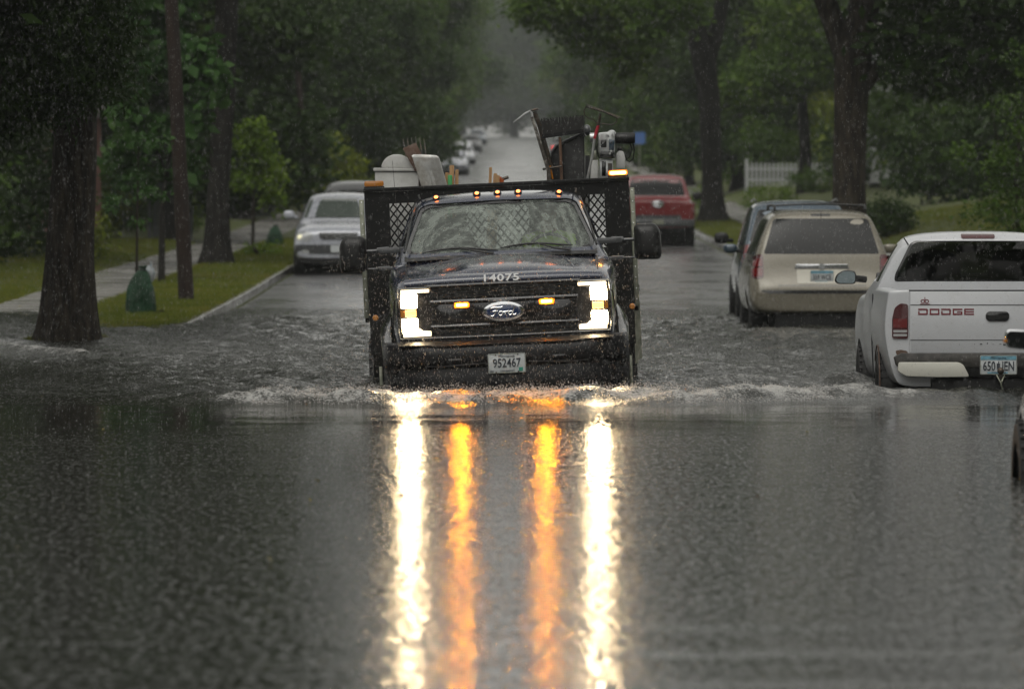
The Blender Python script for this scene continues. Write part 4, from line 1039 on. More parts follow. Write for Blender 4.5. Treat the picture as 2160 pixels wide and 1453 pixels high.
# bumper : swept profile
mb = MB(); n = 40; prof = [(.12, .445), (.02, .452), (-.055, .447), (-.085, .425), (-.095, .36), (-.10, .30), (-.085, .255), (-.055, .235), (-.06, .19), (-.075, .12), (-.06, .03), (-.02, -.08), (.10, -.16), (.2, -.16)]
vs = []
for i in range(n+1):
    u = -1+2*i/n; x = math.copysign(1.0*(abs(u)**.9), u)*1.0 if u else 0; ax_ = abs(x)
    sw = .16*max(0, (ax_-.55)/.45)**2.0 + .02*ax_
    wrap = max(0, (ax_-.93)/.07)
    dz = .012*sstep(.60, .66, ax_)
    for j, (y, z) in enumerate(prof):
        fx = x*(1 - .035*max(0, (.2-z)/.36)*sstep(.6, 1, ax_)) + 0
        vs.append((fx, y+sw+wrap*.09*(1 if y < .1 else 0), z+(dz if z > .4 else 0)))
k = len(prof); fs = [(i*k+j, i*k+j+1, (i+1)*k+j+1, (i+1)*k+j) for i in range(n) for j in range(k-1)]+[tuple(range(k)), tuple(n*k+j for j in range(k))[::-1]]
mb.add([tuple(map(float, v)) for v in vs], fs); bm_ = mb.mesh('bumper', smooth=50)
M['bumperblk'] = pmat('wet_black_bumper', (.005, .005, .006), .35, coat=.15, spec=.3, bump=(110, .002), rvar=(25, .2, .45))
bmp = T.part('bumper', bm_, M['bumperblk'])
bb = bvh_of(bm_)
T.part('bumper_step_pad', panel(bb, [(-.86, -.055), (-.5, -.1), (.5, -.1), (.86, -.055), (.9, .16), (-.9, .16)], '-z', .004, .006, cuts=4), M['black_plastic'], bmp)
for s in (-1, 1):
    T.part('bumper_highlight', panel(bb, [(s*.17, .268), (s*.17, .275), (s*.36, .272), (s*.56, .262), (s*.66, .270), (s*.66, .260), (s*.5, .250), (s*.3, .262)], '+y', .004, .004, 2), M['darkgrey'], bmp)  # grey strips painting the curved highlight on the black bumper
    T.part('bumper_glint', panel(bb, rrect(s*.42-.05, s*.42+.05, .305, .315, .004), '+y', .003, .004, 1), M['darkgrey'], bmp)  # thin grey lines painted on as bumper glints
mb = MB(); mb.tube([(-.72, -.052, .055), (-.4, -.062, .035), (0, -.068, .03), (.4, -.062, .035), (.72, -.052, .06)], .006, 6); T.part('valance_lip', mb, M['darkgrey'], bmp)
plate(T, 0, -.104, .262, .305, .16, ('952467', .225, .073, 0, .004), 'Minnesota', 'TAX EXEMPT')
mb = MB(); mb.box(.095, .128, -.1145, -.1115, .197, .226); T.part('plate_sticker', mb, M['sticker'])
t = text_mesh('FEB', .03, .012, .003); 
for v in t.vertices: v.co = (v.co[0]-.125, v.co[1]-.113, v.co[2]+.2)
T.part('plate_month', t, M['ink'])
for s in (-1, 1):
    for zz in (.332, .192):
        mb = MB(); mb.lathe([(.006, -.004), (.006, 0)], (s*.09, -.111, zz), 'y', 8); T.part('plate_bolt', mb, M['darksteel'])
# fender flares seen head-on
for s in (-1, 1):
    mb = MB(); cyy, cz, rr0 = .98, -.02, .50; vs = []; prof = [(.93, -.01), (.985, -.005), (1.025, .03), (1.02, .09), (.955, .20), (.93, .22)]
    na = 22
    for i in range(na+1):
        a = R(-14+208*i/na)
        for x, dr in prof:
            taper = 1-.045*(1-max(0, math.sin(a)))
            vs.append((s*x*taper if x > .94 else s*x, cyy+(rr0+dr*(1+.1*math.sin(a)))*math.cos(a), cz+(rr0+dr)*math.sin(a)))
    k = len(prof); mb.add(vs, [(i*k+j, i*k+j+1, (i+1)*k+j+1, (i+1)*k+j) for i in range(na) for j in range(k-1)]+[tuple(range(k)), tuple(na*k+j for j in range(k))])
    T.part('fender_flare', mb, M['black_gloss'], smooth=50)
    mb = MB(); mb.box(1.03 if s > 0 else -1.058, 1.058 if s > 0 else -1.03, 1.50, 1.53, -.2, .24); T.part('mud_flap', mb, M['galv'], bev=.004)
    mb = MB(); mb.lathe([(.0001, -.012), (.02, -.01), (.026, 0), (.026, .012)], (s*1.055, .72, .66), 'y', 14); T.part('side_marker_lamp', mb, M['amberlens'])
    mb = MB(); mb.tube([(s*.80, .06, .86), (s*.885, .10, .80), (s*.905, .12, .6), (s*.91, .13, .47)], .006, 5); T.part('fender_seam', mb, M['black_plastic'])
for s in (-1, 1):
    T.wheel(s*.86, .98, .40, .24, s, .25, rimmat=M['steel'])
    for q in (0, 1): T.wheel(s*(1.09-q*.30), 5.3, .40, .22, s, .25)
# cab
cs = lambda y, w, zt, wt: csec(y, w, .0, 1.10, wt, zt, .015)
st = [cs(1.16, .93, 1.13, .80), cs(1.18, .94, 1.14, .80), cs(1.27, .945, 1.175, .795), cs(1.5, .95, 1.31, .765), cs(1.75, .95, 1.46, .725), cs(1.93, .95, 1.572, .695), cs(2.03, .95, 1.615, .695), cs(2.2, .95, 1.64, .71), cs(2.55, .95, 1.655, .72), cs(2.93, .95, 1.645, .72), cs(2.99, .95, 1.63, .715), cs(3.01, .94, 1.62, .71)]
solid = loft_mesh(st, 2); cb = bvh_of(solid)
ci = lambda y, w, zt, wt: csec(y, w-.07, .35, 1.06, wt-.07, zt-.05, .0)
inner = loft_mesh([ci(1.3, .945, 1.13, .795), ci(1.5, .95, 1.29, .765), ci(1.75, .95, 1.44, .725), ci(1.95, .95, 1.56, .70), ci(2.2, .95, 1.63, .71), ci(2.55, .95, 1.65, .72), ci(2.93, .95, 1.64, .72), ci(2.95, .95, 1.64, .72)], 2)
wsp = rpoly([(-.775, 1.165), (.775, 1.165), (.79, 1.22), (.665, 1.545), (.60, 1.575), (0, 1.588), (-.60, 1.575), (-.665, 1.545), (-.79, 1.22)], .05)
rwp = rpoly([(-.60, 1.14), (.60, 1.14), (.55, 1.54), (-.55, 1.54)], .06)
swp = rpoly([(1.50, 1.13), (1.62, 1.24), (2.02, 1.53), (2.80, 1.55), (2.86, 1.13)], .05)
cabme = cut(solid, [inner, prism_cut(wsp, .8, 2.25), prism_cut(rwp, 2.7, 3.3), prism_cut(swp, -1.3, 1.3, 'x')])
cab = T.part('cab', cabme, M['navy'])
def windshield_mat():
    m = glassmat('wet_windscreen', (.62, .66, .63), .03, haze=.10, hazecol=(.36, .40, .36))  # diffuse grey-green film: wet-glass haze plus painted-in sky reflection
    n, l = m.node_tree.nodes, m.node_tree.links
    tc = n.new('ShaderNodeTexCoord')
    gl = [x for x in n if x.type == 'BSDF_GLOSSY'][0]
    def rings(cx, cz, k):
        mp = n.new('ShaderNodeMapping'); mp.inputs['Location'].default_value = (-cx, 0, -cz); mp.inputs['Scale'].default_value = (1, 0, 1)
        l.new(tc.outputs['Object'], mp.inputs[0])
        ln = n.new('ShaderNodeVectorMath'); ln.operation = 'LENGTH'; l.new(mp.outputs[0], ln.inputs[0])
        cb_ = n.new('ShaderNodeCombineXYZ'); l.new(ln.outputs['Value'], cb_.inputs[0])
        w_ = n.new('ShaderNodeTexNoise'); w_.inputs['Scale'].default_value = 3.5; w_.inputs['Detail'].default_value = 4; l.new(tc.outputs['Object'], w_.inputs['Vector'])
        sc_ = n.new('ShaderNodeVectorMath'); sc_.operation = 'MULTIPLY_ADD'; l.new(w_.outputs['Color'], sc_.inputs[0]); sc_.inputs[1].default_value = (.05, .22, .22); l.new(cb_.outputs[0], sc_.inputs[2])
        t = n.new('ShaderNodeTexNoise'); t.inputs['Scale'].default_value = 22; t.inputs['Detail'].default_value = 5; t.inputs['Roughness'].default_value = .65; l.new(sc_.outputs[0], t.inputs['Vector'])
        return t
    a = rings(-.28, 1.07, 1); b = rings(.42, 1.07, 2)
    ad = n.new('ShaderNodeMath'); ad.operation = 'ADD'; l.new(a.outputs[0], ad.inputs[0]); l.new(b.outputs[0], ad.inputs[1])
    bp = n.new('ShaderNodeBump'); bp.inputs['Distance'].default_value = .006; l.new(ad.outputs[0], bp.inputs['Height']); l.new(bp.outputs[0], gl.inputs['Normal'])
    rr = ramp(n, l, a.outputs[0], [(.45, .02), (.6, .22)]); l.new(rr.outputs[0], [x for x in n if x.type == 'MIX_SHADER'][-1].inputs[0])
    rr.color_ramp.elements[0].color = (.15,)*3+(1,); rr.color_ramp.elements[1].color = (.42,)*3+(1,)
    return m
M['ws'] = windshield_mat()
M['clearglass'] = glassmat('side_glass', (.55, .58, .56))
T.part('windshield', panel(cb, [(x*1.012, (z-1.37)*1.02+1.37) for x, z in wsp], '+y', -.012, .004, 4), M['ws'])
T.part('rear_window', panel(cb, rwp, '-y', -.012, .004, 2), M['clearglass'])
T.part('side_window', panel(cb, swp, '+x', -.012, .004, 2), M['clearglass']); T.part('side_window', panel(cb, swp, '-x', -.012, .004, 2), M['clearglass'])
# windscreen black border (frit) + top band
def ring_panel(outer, inner_, d, off, depth, mat, nm, par=None):
    bm = MB(); n_ = len(outer); vs = []; 
    sgn = 1 if d[0] == '+' else -1
    for (a, b) in list(outer)+list(inner_):
        h = cb.ray_cast(Vector((a, -20*sgn, b)), Vector((0, sgn, 0)))
        p = h[0]+h[1]*(off if h[1].y*sgn < 0 else -off) if h[0] else Vector((a, 1.2, b)); vs.append(p)
    bm.add(vs, [(i, (i+1) % n_, n_+(i+1) % n_, n_+i) for i in range(n_)])
    return T.part(nm, bm, mat, par)
wi = [(x*.955, (z-1.37)*.90+1.368) for x, z in wsp]
ring_panel([(x*1.005, (z-1.37)*1.01+1.37) for x, z in wsp], wi, '+y', -.006, .0, M['black_gloss'], 'windshield_border')
mb = MB(); mb.box(-.13, .13, 2.0, 2.06, 1.50, 1.56); mb.box(-.02, .02, 2.02, 2.05, 1.46, 1.51); T.part('mirror_housing', mb, M['black_plastic'], bev=.01)
# cowl and wipers
mb = MB(); vs = []; n = 20
for i in range(n+1):
    x = -.80+1.6*i/n; bw = -.05*(1-(x/.8)**2)
    for y, z in ((1.06, 1.105), (1.12, 1.128), (1.24, 1.135), (1.30, 1.15), (1.36, 1.17)): vs.append((x, y+bw+.04, z+.012*(1-(x/.8)**2)))
mb.add(vs, [(i*5+j, i*5+j+1, i*5+j+6, i*5+j+5) for i in range(n) for j in range(4)]); T.part('cowl', mb, M['black_plastic'], smooth=60)
for k, (xa, xb, za, zb_) in enumerate(((-.66, -.02, 1.150, 1.196), (.0, .60, 1.190, 1.205))):
    mb = MB(); N = 9; pts = []
    for i in range(N):
        t = i/(N-1); x = xa+(xb-xa)*t; z = 1.172+.028*math.sin(math.pi*min(1, t*1.1))+(.012 if k else 0); h = cb.ray_cast(Vector((x, -5, z)), Vector((0, 1, 0)))
        pts.append((x, (h[0].y if h[0] else 1.3)-.012, z))
    mb.tube(pts, [.004]+[.010]*(N-2)+[.004], 6); mb.tube([(pts[N//2][0], pts[N//2][1]-.012, pts[N//2][2]), (pts[N//2][0]+.15, 1.16, 1.165), (pts[N//2][0]+.28, 1.14, 1.145)], [.006, .009, .012], 6)
    T.part('wiper', mb, M['black_plastic'])
# clearance lamps and roof strip
for x in (-.52, -.175, 0, .175, .52):
    h = cb.ray_cast(Vector((x, 2.12, 4)), Vector((0, 0, -1)))[0]
    mb = MB(); mb.ell((x, 2.12, h.z+.006), (.035, .07, .022)); c = T.part('clearance_lamp', mb, M['black_gloss'])
    mb = MB(); mb.ell((x, 2.065, h.z+.012), (.017, .025, .013)); T.part('lamp_lens', mb, M['cablamp'], c)
mb = MB()
for s in (-1, 1): mb.tube([(s*.655, 2.02, 1.618), (s*.668, 2.3, 1.655), (s*.67, 2.9, 1.66)], .008, 5)
T.part('roof_gutter', mb, M['black_plastic'])
# door lines
for s in (-1, 1):
    T.part('a_pillar_trim', MB().tube([(s*.80, 1.30, 1.18), (s*.755, 1.6, 1.37), (s*.715, 1.85, 1.52), (s*.69, 1.98, 1.585)], .010, 6), M['black_gloss'])
# tow mirrors
for s in (-1, 1):
    mb = MB(); pts = rpoly([(s*1.125, 1.335), (s*1.30, 1.335), (s*1.345, 1.27), (s*1.35, 1.08), (s*1.33, 1.03), (s*1.14, 1.035), (s*1.12, 1.07)], .05, 5)
    vs = []; n_ = len(pts); cx = sum(p[0] for p in pts)/n_; cz = sum(p[1] for p in pts)/n_
    for y, sc_ in ((1.50, .55), (1.515, .80), (1.55, .95), (1.60, 1.0), (1.66, 1.0), (1.68, .97)):
        for a, b in pts: vs.append((cx+(a-cx)*sc_, y, cz+(b-cz)*sc_))
    mb.add(vs, [(i*n_+j, i*n_+(j+1) % n_, (i+1)*n_+(j+1) % n_, (i+1)*n_+j) for i in range(5) for j in range(n_)]+[tuple(range(n_))[::-1], tuple(5*n_+j for j in range(n_))])
    m_ = T.part('tow_mirror', mb, M['black_plastic'], smooth=45)
    for z, r_ in ((1.205, .022), (1.055, .014)):
        mb = MB(); mb.tube([(s*1.15, 1.62, z), (s*1.02, 1.62, z)], r_*.7, 8); mb.tube([(s*1.03, 1.62, z), (s*.93, 1.60, z+.005)], r_*1.25, 8)
        mb.prism(rrect(min(s*.80, s*1.02), max(s*.80, s*1.02), z-r_*1.1, z+r_*1.1, .008), 1.57, 1.66)
        T.part('mirror_arm', mb, M['darkgrey'], m_, bev=.003)
    mb = MB(); mb.prism([(cx+(a-cx)*.9, cz+(b-cz)*.9) for a, b in pts], 1.681, 1.69); T.part('mirror_glass', mb, M['glassdark'], m_)
# interior
mb = MB(); vs = []; 
mb.prism([(1.30, 1.10), (1.45, 1.15), (1.62, 1.14), (1.72, 1.05), (1.72, .7), (1.4, .7)], -.80, .80, 'x'); T.part('dashboard', mb, M['interior'], bev=.02)
mb = MB(); mb.tube([(-.55+.01*k, 1.42, 1.155+.003*math.sin(k)) for k in range(40)], .006, 4); mb.box(-.1, .12, 1.40, 1.5, 1.153, 1.158); T.part('dash_paper', mb, M['inkwhite'])
for x in (-.42, .42):
    mb = MB(); mb.ell((x, 2.62, 1.02), (.24, .10, .34), p=.6); mb.ell((x, 2.60, 1.36), (.13, .06, .09), p=.7); mb.ell((x, 2.42, .72), (.25, .28, .11), p=.6); T.part('seat', mb, M['seat'], smooth=60)
mb = MB(); pts = [(.42+.19*math.cos(R(a)), 1.93+.07*math.sin(R(a)), 1.11+.17*math.sin(R(a))) for a in range(0, 361, 15)]; mb.tube(pts, .015, 8, cap=False); mb.tube([(.42, 1.93, 1.11), (.42, 1.7, 1.0)], [.05, .03], 8); mb.tube([(.25, 1.93, 1.11), (.59, 1.93, 1.11)], .014, 6); T.part('steering_wheel', mb, M['black_plastic'])
# headache rack / bulkhead with mesh windows
mb = MB(); Z0, Z1 = .30, 1.74; W = 1.145; yb = 3.20
holes = [(-.93, -.36, 1.14, 1.60), (-.27, .27, 1.14, 1.60), (.36, .93, 1.14, 1.60)]
# frame strips round the holes
mb.box(-W, W, yb, yb+.05, 1.60, Z1-.035); mb.box(-W, W, yb, yb+.05, Z0, 1.14)
for a, b in ((-W, -.93), (-.36, -.27), (.27, .36), (.93, W)): mb.box(a, b, yb, yb+.05, 1.1401, 1.5999)
bk = T.part('bulkhead', mb, M['black_paint'], weld=False)
mb = MB(); mb.box(-W-.005, W+.005, yb-.05, yb+.09, Z1-.034, Z1); T.part('bulkhead_cap', mb, M['black_paint'], bk, bev=.005)
for a, b, c, d in holes:
    mb = MB(); p = .064; dz = d-c
    def clipseg(x0, z0, x1, z1):
        t0, t1 = 0, 1; dx_, dzz = x1-x0, z1-z0
        for pv, q in ((-dx_, x0-a), (dx_, b-x0), (-dzz, z0-c), (dzz, d-z0)):
            if abs(pv) < 1e-9:
                if q < 0: return None
            else:
                r_ = q/pv
                if pv < 0: t0 = max(t0, r_)
                else: t1 = min(t1, r_)
        return (t0, t1) if t0 < t1-.01 else None
    k = -12
    while a+k*p < b+.8:
        for sgn in (1, -1):
            x0 = a+k*p; x1 = x0+sgn*dz*.78
            if sgn < 0: x0 += 0
            cl = clipseg(x0, c, x1, d)
            if cl:
                q0 = (x0+(x1-x0)*cl[0], yb+.025, c+dz*cl[0]); q1 = (x0+(x1-x0)*cl[1], yb+.025, c+dz*cl[1]); mb.tube([q0, q1], .0065, 4)
        k += 1
    T.part('mesh_screen', mb, M['black_paint'], bk, weld=False)
# bed: deck, sides, posts
mb = MB(); mb.box(-1.13, 1.13, yb+.06, 7.2, .44, .54); T.part('bed_deck', mb, M['black_paint'], bev=.01)
for s in (-1, 1):
    mb = MB(); xa, xb = sorted((s*1.150, s*1.192)); mb.box(xa, xb, yb+.02, yb+.08, .62, 1.645); po = T.part('stake_post', mb, M['galv'], bev=.004)
    mb = MB()
    for k in range(11): mb.ell((s*1.171, yb+.018, .68+k*.094), (.006, .006, .006), 6, 4)
    T.part('rivet', mb, M['chrome'], po)
    mb = MB(); xa, xb = sorted((s*1.152, s*1.185)); mb.box(xa, xb, yb+.09, 7.2, .58, 1.30); T.part('bed_side', mb, M['black_paint'], bev=.005)
    mb = MB(); xa, xb = sorted((s*.80, s*1.135)); mb.box(xa, xb, yb+.10, yb+.95, .10, .435); T.part('underbody_box', mb, M['black_paint'], bev=.012)
    for k in range(4):
        mb = MB(); mb.ell((s*1.20, yb+.25+k*1.1, 1.05-k*.09), (.012, .02, .012), 8, 6); T.part('marker_lamp', mb, M['redglow'])
mb = MB(); mb.box(1.137, 1.165, 3.3, 3.34, .12, .62); mb.box(1.165, 1.20, 3.36, 3.40, .16, .66); T.part('bed_step', mb, M['galv'])
mb = MB(); mb.box(1.13, 1.20, 3.28, 3.36, .74, .80); T.part('side_lamp_bracket', mb, M['darkgrey'])
mb = MB(); mb.box(-.35, .35, .3, 7.0, .0, .36); T.part('chassis', mb, M['black_paint'])
for s, lit in ((-1, 0), (1, 1)):
    cx = s*1.055
    mb = MB(); mb.prism(rrect(cx-.088, cx+.088, Z1+.001, Z1+.014, .004), yb-.03, yb+.07); bl = T.part('beacon', mb, M['black_plastic'])
    mb = MB(); mb.prism(rrect(cx-.084, cx+.084, Z1+.0145, Z1+.062, .014), yb-.025, yb+.065); T.part('beacon_lens', mb, M['amberlens'], bl, bev=.004)
    if lit:
        mb = MB(); mb.prism(rrect(cx-.083, cx+.083, Z1+.016, Z1+.060, .012), yb-.0275, yb-.0255); T.part('beacon_glow', mb, M['strobe_halo'], bl)  # emissive plate painting the orange glow around the beacon light
        mb = MB(); mb.prism(rrect(cx-.070, cx+.070, Z1+.024, Z1+.050, .012), yb-.031, yb-.028); T.part('beacon_light', mb, M['beacon'], bl)
# radio aerial
mb = MB(); mb.tube([(-.83, 1.25, 1.05), (-.865, 1.27, 1.95)], [.003, .0015], 5); T.part('antenna', mb, M['black_plastic'])

# driver ---------------------------------------------------------------
def person():
    p = bpy.data.meshes.new('person')
    V_ = [((0, 0, 0), .15), ((0, .02, .18), .145), ((0, .03, .36), .17), ((0, .0, .50), .065), ((0, -.02, .56), .058), ((0, -.035, .63), .085), ((0, -.03, .70), .095), ((0, -.02, .76), .06),
          ((.19, .02, .42), .06), ((.27, -.05, .20), .047), ((.14, -.33, .20), .035), ((.10, -.42, .24), .03), ((-.19, .02, .42), .06), ((-.27, -.05, .20), .047), ((-.14, -.33, .24), .035), ((-.10, -.42, .27), .03),
          ((.11, -.20, -.04), .085), ((.13, -.46, .0), .065), ((.13, -.52, -.40), .05), ((-.11, -.20, -.04), .085), ((-.13, -.46, .0), .065), ((-.13, -.52, -.40), .05), ((0, -.125, .655), .018), ((0, -.10, .60), .03)]
    E = [(0,1),(1,2),(2,3),(3,4),(4,5),(5,6),(6,7),(2,8),(8,9),(9,10),(10,11),(2,12),(12,13),(13,14),(14,15),(0,16),(16,17),(17,18),(0,19),(19,20),(20,21),(5,22),(5,23)]
    p.from_pydata([v for v, r in V_], E, []); o = link('person', p)
    o.modifiers.new('skin', 'SKIN'); sv = p.skin_vertices[0].data
    for i, (v, r) in enumerate(V_): sv[i].radius = (r, r*(.72 if i in (0, 1, 2) else 1)); sv[i].use_root = i == 0
    md = o.modifiers.new('sub', 'SUBSURF'); md.levels = 2
    me = evald(o); bpy.data.objects.remove(o)
    for q in me.polygons: q.use_smooth = True
    return me
pm = person()
pr = link('person', pm, M['skin'])
tag(pr, 'driver in a yellow high-visibility vest behind the windshield, hands on the wheel', 'person')
tw = Matrix.Translation(T.root.location) @ T.root.rotation_euler.to_matrix().to_4x4()
pr.matrix_world = tw @ Matrix.Translation((.42, 2.36, .80+.40))
def shell_of(me, cond, grow, name, mat):
    bm = bmesh.new(); bm.from_mesh(me); bm.normal_update()
    bmesh.ops.delete(bm, geom=[f for f in bm.faces if not cond(f.calc_center_median())], context='FACES')
    for v in bm.verts: v.co += v.normal*grow
    m2 = bpy.data.meshes.new(name); bm.to_mesh(m2); bm.free(); return link(name, m2, mat, pr)
shell_of(pm, lambda c: -.12 < c.z < .50 and abs(c.x) < .22 and c.y > -.2, .012, 'vest', M['hivis'])
shell_of(pm, lambda c: abs(c.x) >= .20 and c.z > .1 and c.y > -.30, .008, 'shirt_sleeve', M['trousers'])
shell_of(pm, lambda c: c.z <= -.05, .008, 'trousers', M['trousers'])
shell_of(pm, lambda c: c.z > .66 and (c.z > .72 or c.y > -.05), .012, 'hair', M['hair'])
mb = MB()
for s in (-1, 1): mb.ell((s*.033, -.112, .672), (.012, .006, .007), 8, 6)
mb.build('eye', M['ink'], pr)
mb = MB(); mb.ell((0, -.122, .615), (.026, .006, .006), 8, 6); mb.build('mouth', M['trousers'], pr)

# things lying in the truck bed -------------------------------------------
def thing(name, label, cat, loc=(0, 0, 0), group=None):
    t = empty(name, loc); return tag(t, label, cat, group)
TY = 49.7
def at(px, py, Y=TY): return Vector(pt(px, py, Y))
def sub(v, o): return tuple(Vector(v)-Vector(o))
zdeck = .56
# white bin with domed lid
o = Vector((wx(838, TY+.1), TY+.1, zdeck)); t = thing('storage_bin', 'off-white bin with a domed lid standing in the bed behind the unlit lamp', 'bin', o)
w = .192; zt = wz(362, TY)-zdeck
mb = MB(); mb.prism([(-w*.85, 0), (w*.85, 0), (w, zt), (-w, zt)], -.2, .2); mb.build('bin_body', M['whiteplastic'], t, bev=.015)
mb = MB(); mb.prism(rrect(-w-.012, w+.012, zt+.001, zt+.03, .008), -.215, .215); mb.build('lid_rim', M['whiteplastic'], t, bev=.004)
r_ = .135; zc = zt+.03; mb = MB(); mb.prism([(r_*math.cos(R(a))-.0, zc+.93*r_*math.sin(R(a))*.95) for a in range(0, 181, 10)], -.18, .18); mb.build('domed_lid', M['whiteplastic'], t, bev=.012)
mb = MB(); mb.tube([(w+.02, -.1, zt-.4), (w+.02, -.1, zt-.03)], .02, 6); mb.build('handle', M['black_plastic'], t)
# aluminium scoop shovel
o = at(945, 420, TY-.1); t = thing('shovel', 'pale worn metal scoop shovel blade leaning over the bulkhead beside the white bin', 'shovel', o)
P = [at(872, 327), at(922, 326), at(932, 345), at(946, 396), at(940, 400), at(889, 400), at(882, 370)]
mb = MB(); vs = []; y1 = TY-.35
n_ = 10
L0, L1 = at(870, 327), at(893, 402); R0, R1 = at(926, 330), at(947, 402)
for i in range(n_+1):
    v_ = i/n_
    for j in range(13):
        u = j/12; a = L0.lerp(L1, v_); b = R0.lerp(R1, v_); p = a.lerp(b, u)
        p.y = y1 - .0 + .045*(1-(2*u-1)**2) + (.012 if j in (5, 7) and i > 3 else 0) + .05*v_
        if i == 0: p.z += .004*math.sin(math.pi*u)-(.012 if j in (0, 12) else 0)
        vs.append(p-o)
mb.add(vs, [(i*13+j, i*13+j+1, (i+1)*13+j+1, (i+1)*13+j) for i in range(n_) for j in range(12)])
bl = mb.build('blade', pmat('worn_aluminium', (.60, .60, .58), .38, metal=.35, col2=(.30, .26, .20), nscale=7, nstops=(.45, .75), bump=(20, .002)), t, smooth=70)
md = bl.modifiers.new('s', 'SOLIDIFY'); md.thickness = .004
mb = MB(); mb.tube([sub(at(920, 400), o)+(), sub((wx(960, TY), TY+.3, .62), o)], .016, 8); mb.build('handle', M['handlewood'], t)
# rusty spade behind
o = at(868, 380, TY); t = thing('spade', 'rusty brown square spade leaning behind the pale shovel', 'spade', o)
mb = MB(); mb.prism([sub(at(850, 314), o)[0::2], sub(at(878, 302), o)[0::2], sub(at(889, 324), o)[0::2], sub(at(900, 355), o)[0::2], sub(at(876, 362), o)[0::2]], -.13, -.122); mb.build('blade', M['rust'], t, bev=.002)
mb = MB(); mb.tube([sub(at(886, 352, TY-.12), o), sub((wx(925, TY), TY+.1, .6), o)], .015, 8); mb.build('handle', M['handlewood'], t)
# pitchfork
o = at(870, 385, TY+.1); t = thing('pitchfork', 'dark garden fork with thin upright tines behind the rusty spade', 'pitchfork', o)
mb = MB()
for k in range(6):
    x = 851+k*8.5; mb.tube([sub(at(x+6, 345, TY+.08), o), sub(at(x+4, 318, TY+.08), o), sub(at(x-1+k*.3, 288+abs(k-3)*2, TY+.14), o)], [.006, .005, .002], 5)
mb.tube([sub(at(853, 343, TY+.08), o), sub(at(862, 349, TY+.08), o), sub(at(893, 349, TY+.08), o), sub(at(899, 343, TY+.08), o)], .010, 6)
mb.build('fork_head', M['darksteel'], t, weld=False)
mb = MB(); mb.tube([sub(at(878, 349, TY+.08), o), sub((wx(905, TY), TY+.2, .6), o)], .016, 8); mb.build('handle', M['handlewood'], t)
# stakes
grp = 'wooden stakes standing in the truck bed'
def stake(px0, py0, px1, r_, label, mat='wood', dy=0):
    a = at(px0, py0, TY+dy); b = Vector((wx(px1, TY), TY+dy, .60)); d = (a-b)
    o = b; t = thing('wooden_stake', label, 'stake', o, grp)
    mb = MB(); h = r_; n1 = d.normalized(); s1 = Vector((1, 0, 0)); 
    vs = []
    for q, f in ((b, 1), (a-n1*.01, 1), (a, .8)):
        for sx, sy in ((-1, -1), (1, -1), (1, 1), (-1, 1)): vs.append(tuple(q+Vector((sx*h*f, sy*h*f, 0))-o))
    mb.add(vs, [(0, 3, 2, 1), (0, 1, 5, 4), (1, 2, 6, 5), (2, 3, 7, 6), (3, 0, 4, 7), (4, 5, 9, 8), (5, 6, 10, 9), (6, 7, 11, 10), (7, 4, 8, 11), (8, 9, 10, 11)])
    me = mb.mesh('wooden_stake'); bpy.data.objects.remove(t)
    o2 = link('wooden_stake', me, M[mat], None, o); tag(o2, label, 'stake', grp)
stake(953, 349, 954, .020, 'tallest upright stake of the bundle just right of the pale shovel')
stake(946, 365, 972, .015, 'stake slanting left across the front of the bundle by the shovel', dy=-.06)
stake(964, 358, 957, .015, 'stake leaning right at the outer side of the bundle by the shovel', dy=-.02)
stake(942, 364, 940, .012, 'short stake end nearest the shovel blade, above the green item', dy=-.09)
stake(1035, 353, 1024, .013, 'thin upright stake leaning right in the middle of the bulkhead')
stake(1045, 366, 1028, .016, 'thicker pale stake second in the middle bundle', dy=-.04)
stake(1051, 370, 1036, .014, 'short pale stake third in the middle bundle', dy=-.07)
mb = MB(); mb.prism(rrect(-.04, .045, 0, .62, .01), -.03, .03); o2 = mb.build('green_spray_can', pmat('green_plastic', (.04, .30, .08), .4), None, bev=.006, loc=(wx(945, TY-.1), TY-.1, .62+.55)); o2.scale = (.45, 1, 1)
o2.name = 'green_level'; tag(o2, 'bright green plastic tool end between the shovel and the wooden stakes', 'tool')
o2.location = (wx(949, TY-.16), TY-.16, wz(370, TY)-.62)
# orange pry tool
o = at(1062, 380); t = thing('hammer', 'dark hammer with an orange grip lying over the bulkhead edge beside the stakes', 'hammer', o)
mb = MB(); mb.tube([(-.05, 0, -.15), (-.045, 0, .0), (-.03, 0, .03)], .028, 8); mb.tube([(-.02, -.04, -.1), (-.015, -.04, .01)], .02, 8); mb.build('grip', pmat('orange_grip', (.45, .10, .02), .5), t)
mb = MB(); mb.tube([(-.04, 0, .0), (.045, 0, .025)], .014, 8); mb.build('head', M['darksteel'], t)
# pry bar with hook, post
o = Vector((wx(1172, TY), TY, .6)); t = thing('digging_bar', 'black steel bar with a flat head, leaning left beside the broom', 'digging bar', o)
mb = MB(); mb.tube([sub(o, o), sub(at(1160, 345, TY), o), sub(at(1138, 265, TY), o), sub(at(1127, 236, TY), o)], [.024, .024, .022, .020], 10)
mb.tube([sub(at(1120, 233.5, TY), o), sub(at(1135, 230.5, TY), o)], .010, 8)
mb.tube([sub(at(1147, 357, TY-.05), o), sub(at(1185, 351, TY-.05), o)], .009, 8); mb.ell(sub(at(1147, 357, TY-.05), o), (.012, .012, .012), 8, 6)
mb.build('bar', M['darksteel'], t, weld=False); mb = MB(); mb.tube([sub(at(1166, 378, TY-.035), o), sub(at(1160, 350, TY-.035), o)], .008, 6); mb.build('orange_stripe', M['amberlens'], t)
o = Vector((wx(1166, TY), TY-.1, .6)); t = thing('cant_hook', 'scuffed metal pole with a thin curved hook reaching left above the load', 'hook tool', o)
